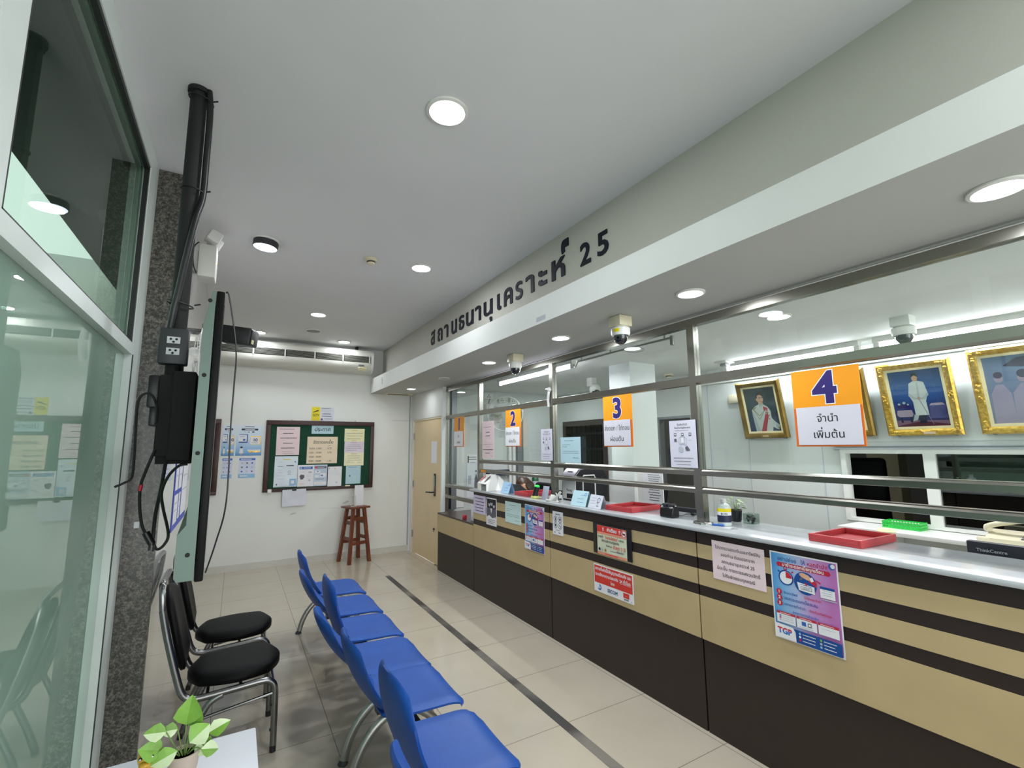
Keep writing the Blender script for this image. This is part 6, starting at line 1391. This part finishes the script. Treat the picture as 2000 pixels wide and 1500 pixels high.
solo('yellow_note', 'small yellow note stuck on the white far office wall', 'note', B((2.66, 6.294, 1.46), (2.86, 6.2985, 1.52)), YELP)
solo('partition_screen', 'tall white panel against the far office wall', 'panel', MB().rbox((2.88, 6.285, .75), (2.885, 6.299, 1.85), .001).box((2.76, 6.288, .75), (2.88, 6.2992, 1.86)), WPL)

# ================================================================== THE SEATED PERSON
def skin_body(name, chain, mats, parent, sub=2):
    me = bpy.data.meshes.new(name); vs, es, rs = [], [], []; idx = {}
    for k, (p, r) in chain[0].items(): idx[k] = len(vs); vs.append(p); rs.append(r)
    for a, c in chain[1]: es.append((idx[a], idx[c]))
    me.from_pydata(vs, es, []); o = bpy.data.objects.new(name, me); COL.objects.link(o)
    md = o.modifiers.new('skin', 'SKIN'); md.use_smooth_shade = True
    for i, r in enumerate(rs): me.skin_vertices[0].data[i].radius = (r, r) if not isinstance(r, tuple) else r
    me.skin_vertices[0].data[0].use_root = True
    ms = o.modifiers.new('sub', 'SUBSURF'); ms.levels = ms.render_levels = sub
    bpy.context.view_layer.update(); dg = bpy.context.evaluated_depsgraph_get(); m2 = bpy.data.meshes.new_from_object(o.evaluated_get(dg))
    bpy.data.objects.remove(o); q = bpy.data.objects.new(name, m2); COL.objects.link(q)
    for mm in mats: m2.materials.append(mm)
    m2.polygons.foreach_set('use_smooth', [True]*len(m2.polygons)); q.parent = parent; return q
t = thing('person', 'person with long brown hair bending over the desk behind the counter', 'person', (3.36, 5.0, 0), local=True, rz=PI)
# local frame: +x is the way the person faces; head bowed over the desk
V3 = {'pel': ((-.06, 0, .55), (.14, .11)), 'ab': ((-.03, 0, .70), (.125, .10)), 'ch': ((.05, 0, .88), (.15, .11)), 'nk': ((.13, 0, 1.0), .055), 'hd0': ((.19, 0, 1.06), .062),
      'hd': ((.23, 0, 1.115), (.085, .088)), 'hd1': ((.235, 0, 1.16), (.07, .075))}
Ed = [('pel', 'ab'), ('ab', 'ch'), ('ch', 'nk'), ('nk', 'hd0'), ('hd0', 'hd'), ('hd', 'hd1')]
for sy, n_ in ((1, 'l'), (-1, 'r')):
    V3.update({'sh'+n_: ((.07, sy*.16, .92), .058), 'el'+n_: ((.09, sy*.23, .76), .042), 'wr'+n_: ((.25, sy*.14, .79), .028), 'ha'+n_: ((.31, sy*.12, .79), (.034, .018)),
               'hp'+n_: ((-.02, sy*.09, .54), .095), 'kn'+n_: ((.33, sy*.11, .54), .065), 'an'+n_: ((.28, sy*.11, .09), .04), 'to'+n_: ((.40, sy*.12, .035), .03)})
    Ed += [('ch', 'sh'+n_), ('sh'+n_, 'el'+n_), ('el'+n_, 'wr'+n_), ('wr'+n_, 'ha'+n_), ('pel', 'hp'+n_), ('hp'+n_, 'kn'+n_), ('kn'+n_, 'an'+n_), ('an'+n_, 'to'+n_)]
    for i in range(4):
        a = sy*(.03-.02*i); L_ = (.05, .06, .055, .042)[i]
        V3.update({f'f{i}{n_}': ((.32, sy*.12+.022-.0145*i, .780), .0085), f'g{i}{n_}': ((.32+L_*.6, sy*.12+.024-.016*i, .784), .0075), f'h{i}{n_}': ((.32+L_*1.1, sy*.12+.025-.016*i, .772), .0065)})
        Ed += [('ha'+n_, f'f{i}{n_}'), (f'f{i}{n_}', f'g{i}{n_}'), (f'g{i}{n_}', f'h{i}{n_}')]
    V3.update({'t0'+n_: ((.285, sy*.085, .775), .009), 't1'+n_: ((.315, sy*.07, .772), .008)}); Ed += [('wr'+n_, 't0'+n_), ('t0'+n_, 't1'+n_)]
body = skin_body('body', (V3, Ed), [SKIN], t)
hc = Vector((.25, 0, 1.115)); Rh = Matrix.Rotation(.55, 3, 'Y')
def H(x, y, z): return hc+Rh @ Vector((x, y, z))
b = MB().ball(H(.0, 0, .01), (.088, .074, .108), 24, rot=Rh).ball(H(.088, 0, -.005), (.017, .013, .022), 12, rot=Rh).ball(H(.06, 0, -.07), (.035, .045, .035), 14, rot=Rh)
for sy in (-1, 1): b.ball(H(-.005, sy*.075, -.005), (.018, .008, .028), 10, rot=Rh)
b.build('face', SKIN, t)
for sy in (-1, 1): MB().ball(H(.079, sy*.028, .018), (.008, .013, .008), 10, rot=Rh).ball(H(.084, sy*.028, .018), (.004, .006, .006), 8, 1, rot=Rh).build('eye', [PAPER, INK], t)
MB().ball(H(.079, 0, -.052), (.008, .022, .008), 10, rot=Rh).build('mouth', M_('lips', '#b56a62', .4), t)
b = MB(); HM = M_('brown_hair', '#1c110d', .4, var=.3, scale=30, hex2='#4c3424', detail=6)
cap = MB().ball((0, 0, 0), (1, 1, 1), 28)
b.v = []; keep = {}
for i, v in enumerate(cap.v):
    front = v.x > .12 and v.z < .38; low = v.z < -.35
    r = Vector((v.x*.104 if v.x < 0 else v.x*.096, v.y*.088, v.z*.122+.014)); cap.v[i] = H(*r)
    keep[i] = not (front or low)
cap.f2 = [f for f in cap.f if all(keep[i] for i in f)]; cap.m = [0]*len(cap.f2); cap.f = cap.f2
cap.build('hair', HM, t)
b = MB()
for i in range(58):
    a = PI*(.46+1.08*i/57); x0_, y0_ = math.cos(a), math.sin(a)
    p = [H(x0_*.092, y0_*.082, .04), H(x0_*.108-.005, y0_*.092, -.03)]
    q = p[1]+Vector((-.02+.006*math.sin(i*1.7), .004*math.cos(i*2.3), -.10)); p += [q, q+Vector((-.005, .006*math.cos(i*2), -.11-.012*math.sin(i*3.1)))]
    b.tube(smooth(p, 5), [.008]*4+[.0125]*9+[.010, .007, .003], 7, flat=.8)
b.build('hair_lengths', HM, t)
SH = M_('grey_shirt', '#5d6670', .8, var=.08, scale=40); TR = M_('dark_trousers', '#23242b', .85)
g = lambda r, k=.012: (r[0]+k, r[1]+k) if isinstance(r, tuple) else r+k
keys = ['pel', 'ab', 'ch', 'nk']; sv = {k: (V3[k][0], g(V3[k][1])) for k in keys}; sv['nk'] = ((.115, 0, .975), .072); se = [('pel', 'ab'), ('ab', 'ch'), ('ch', 'nk')]
for n_ in 'lr':
    for k in ('sh', 'el', 'wr'): sv[k+n_] = (V3[k+n_][0], g(V3[k+n_][1]))
    sv['wr'+n_] = (tuple(Vector(V3['el'+n_][0]).lerp(Vector(V3['wr'+n_][0]), .8)), .042); se += [('ch', 'sh'+n_), ('sh'+n_, 'el'+n_), ('el'+n_, 'wr'+n_)]
skin_body('shirt', (sv, se), [SH], t)
sv = {'pel': ((-.06, 0, .55), (.152, .122))}; se = []
for n_ in 'lr':
    for k in ('hp', 'kn', 'an'): sv[k+n_] = (V3[k+n_][0], g(V3[k+n_][1]))
    se += [('pel', 'hp'+n_), ('hp'+n_, 'kn'+n_), ('kn'+n_, 'an'+n_)]
skin_body('trousers', (sv, se), [TR], t)
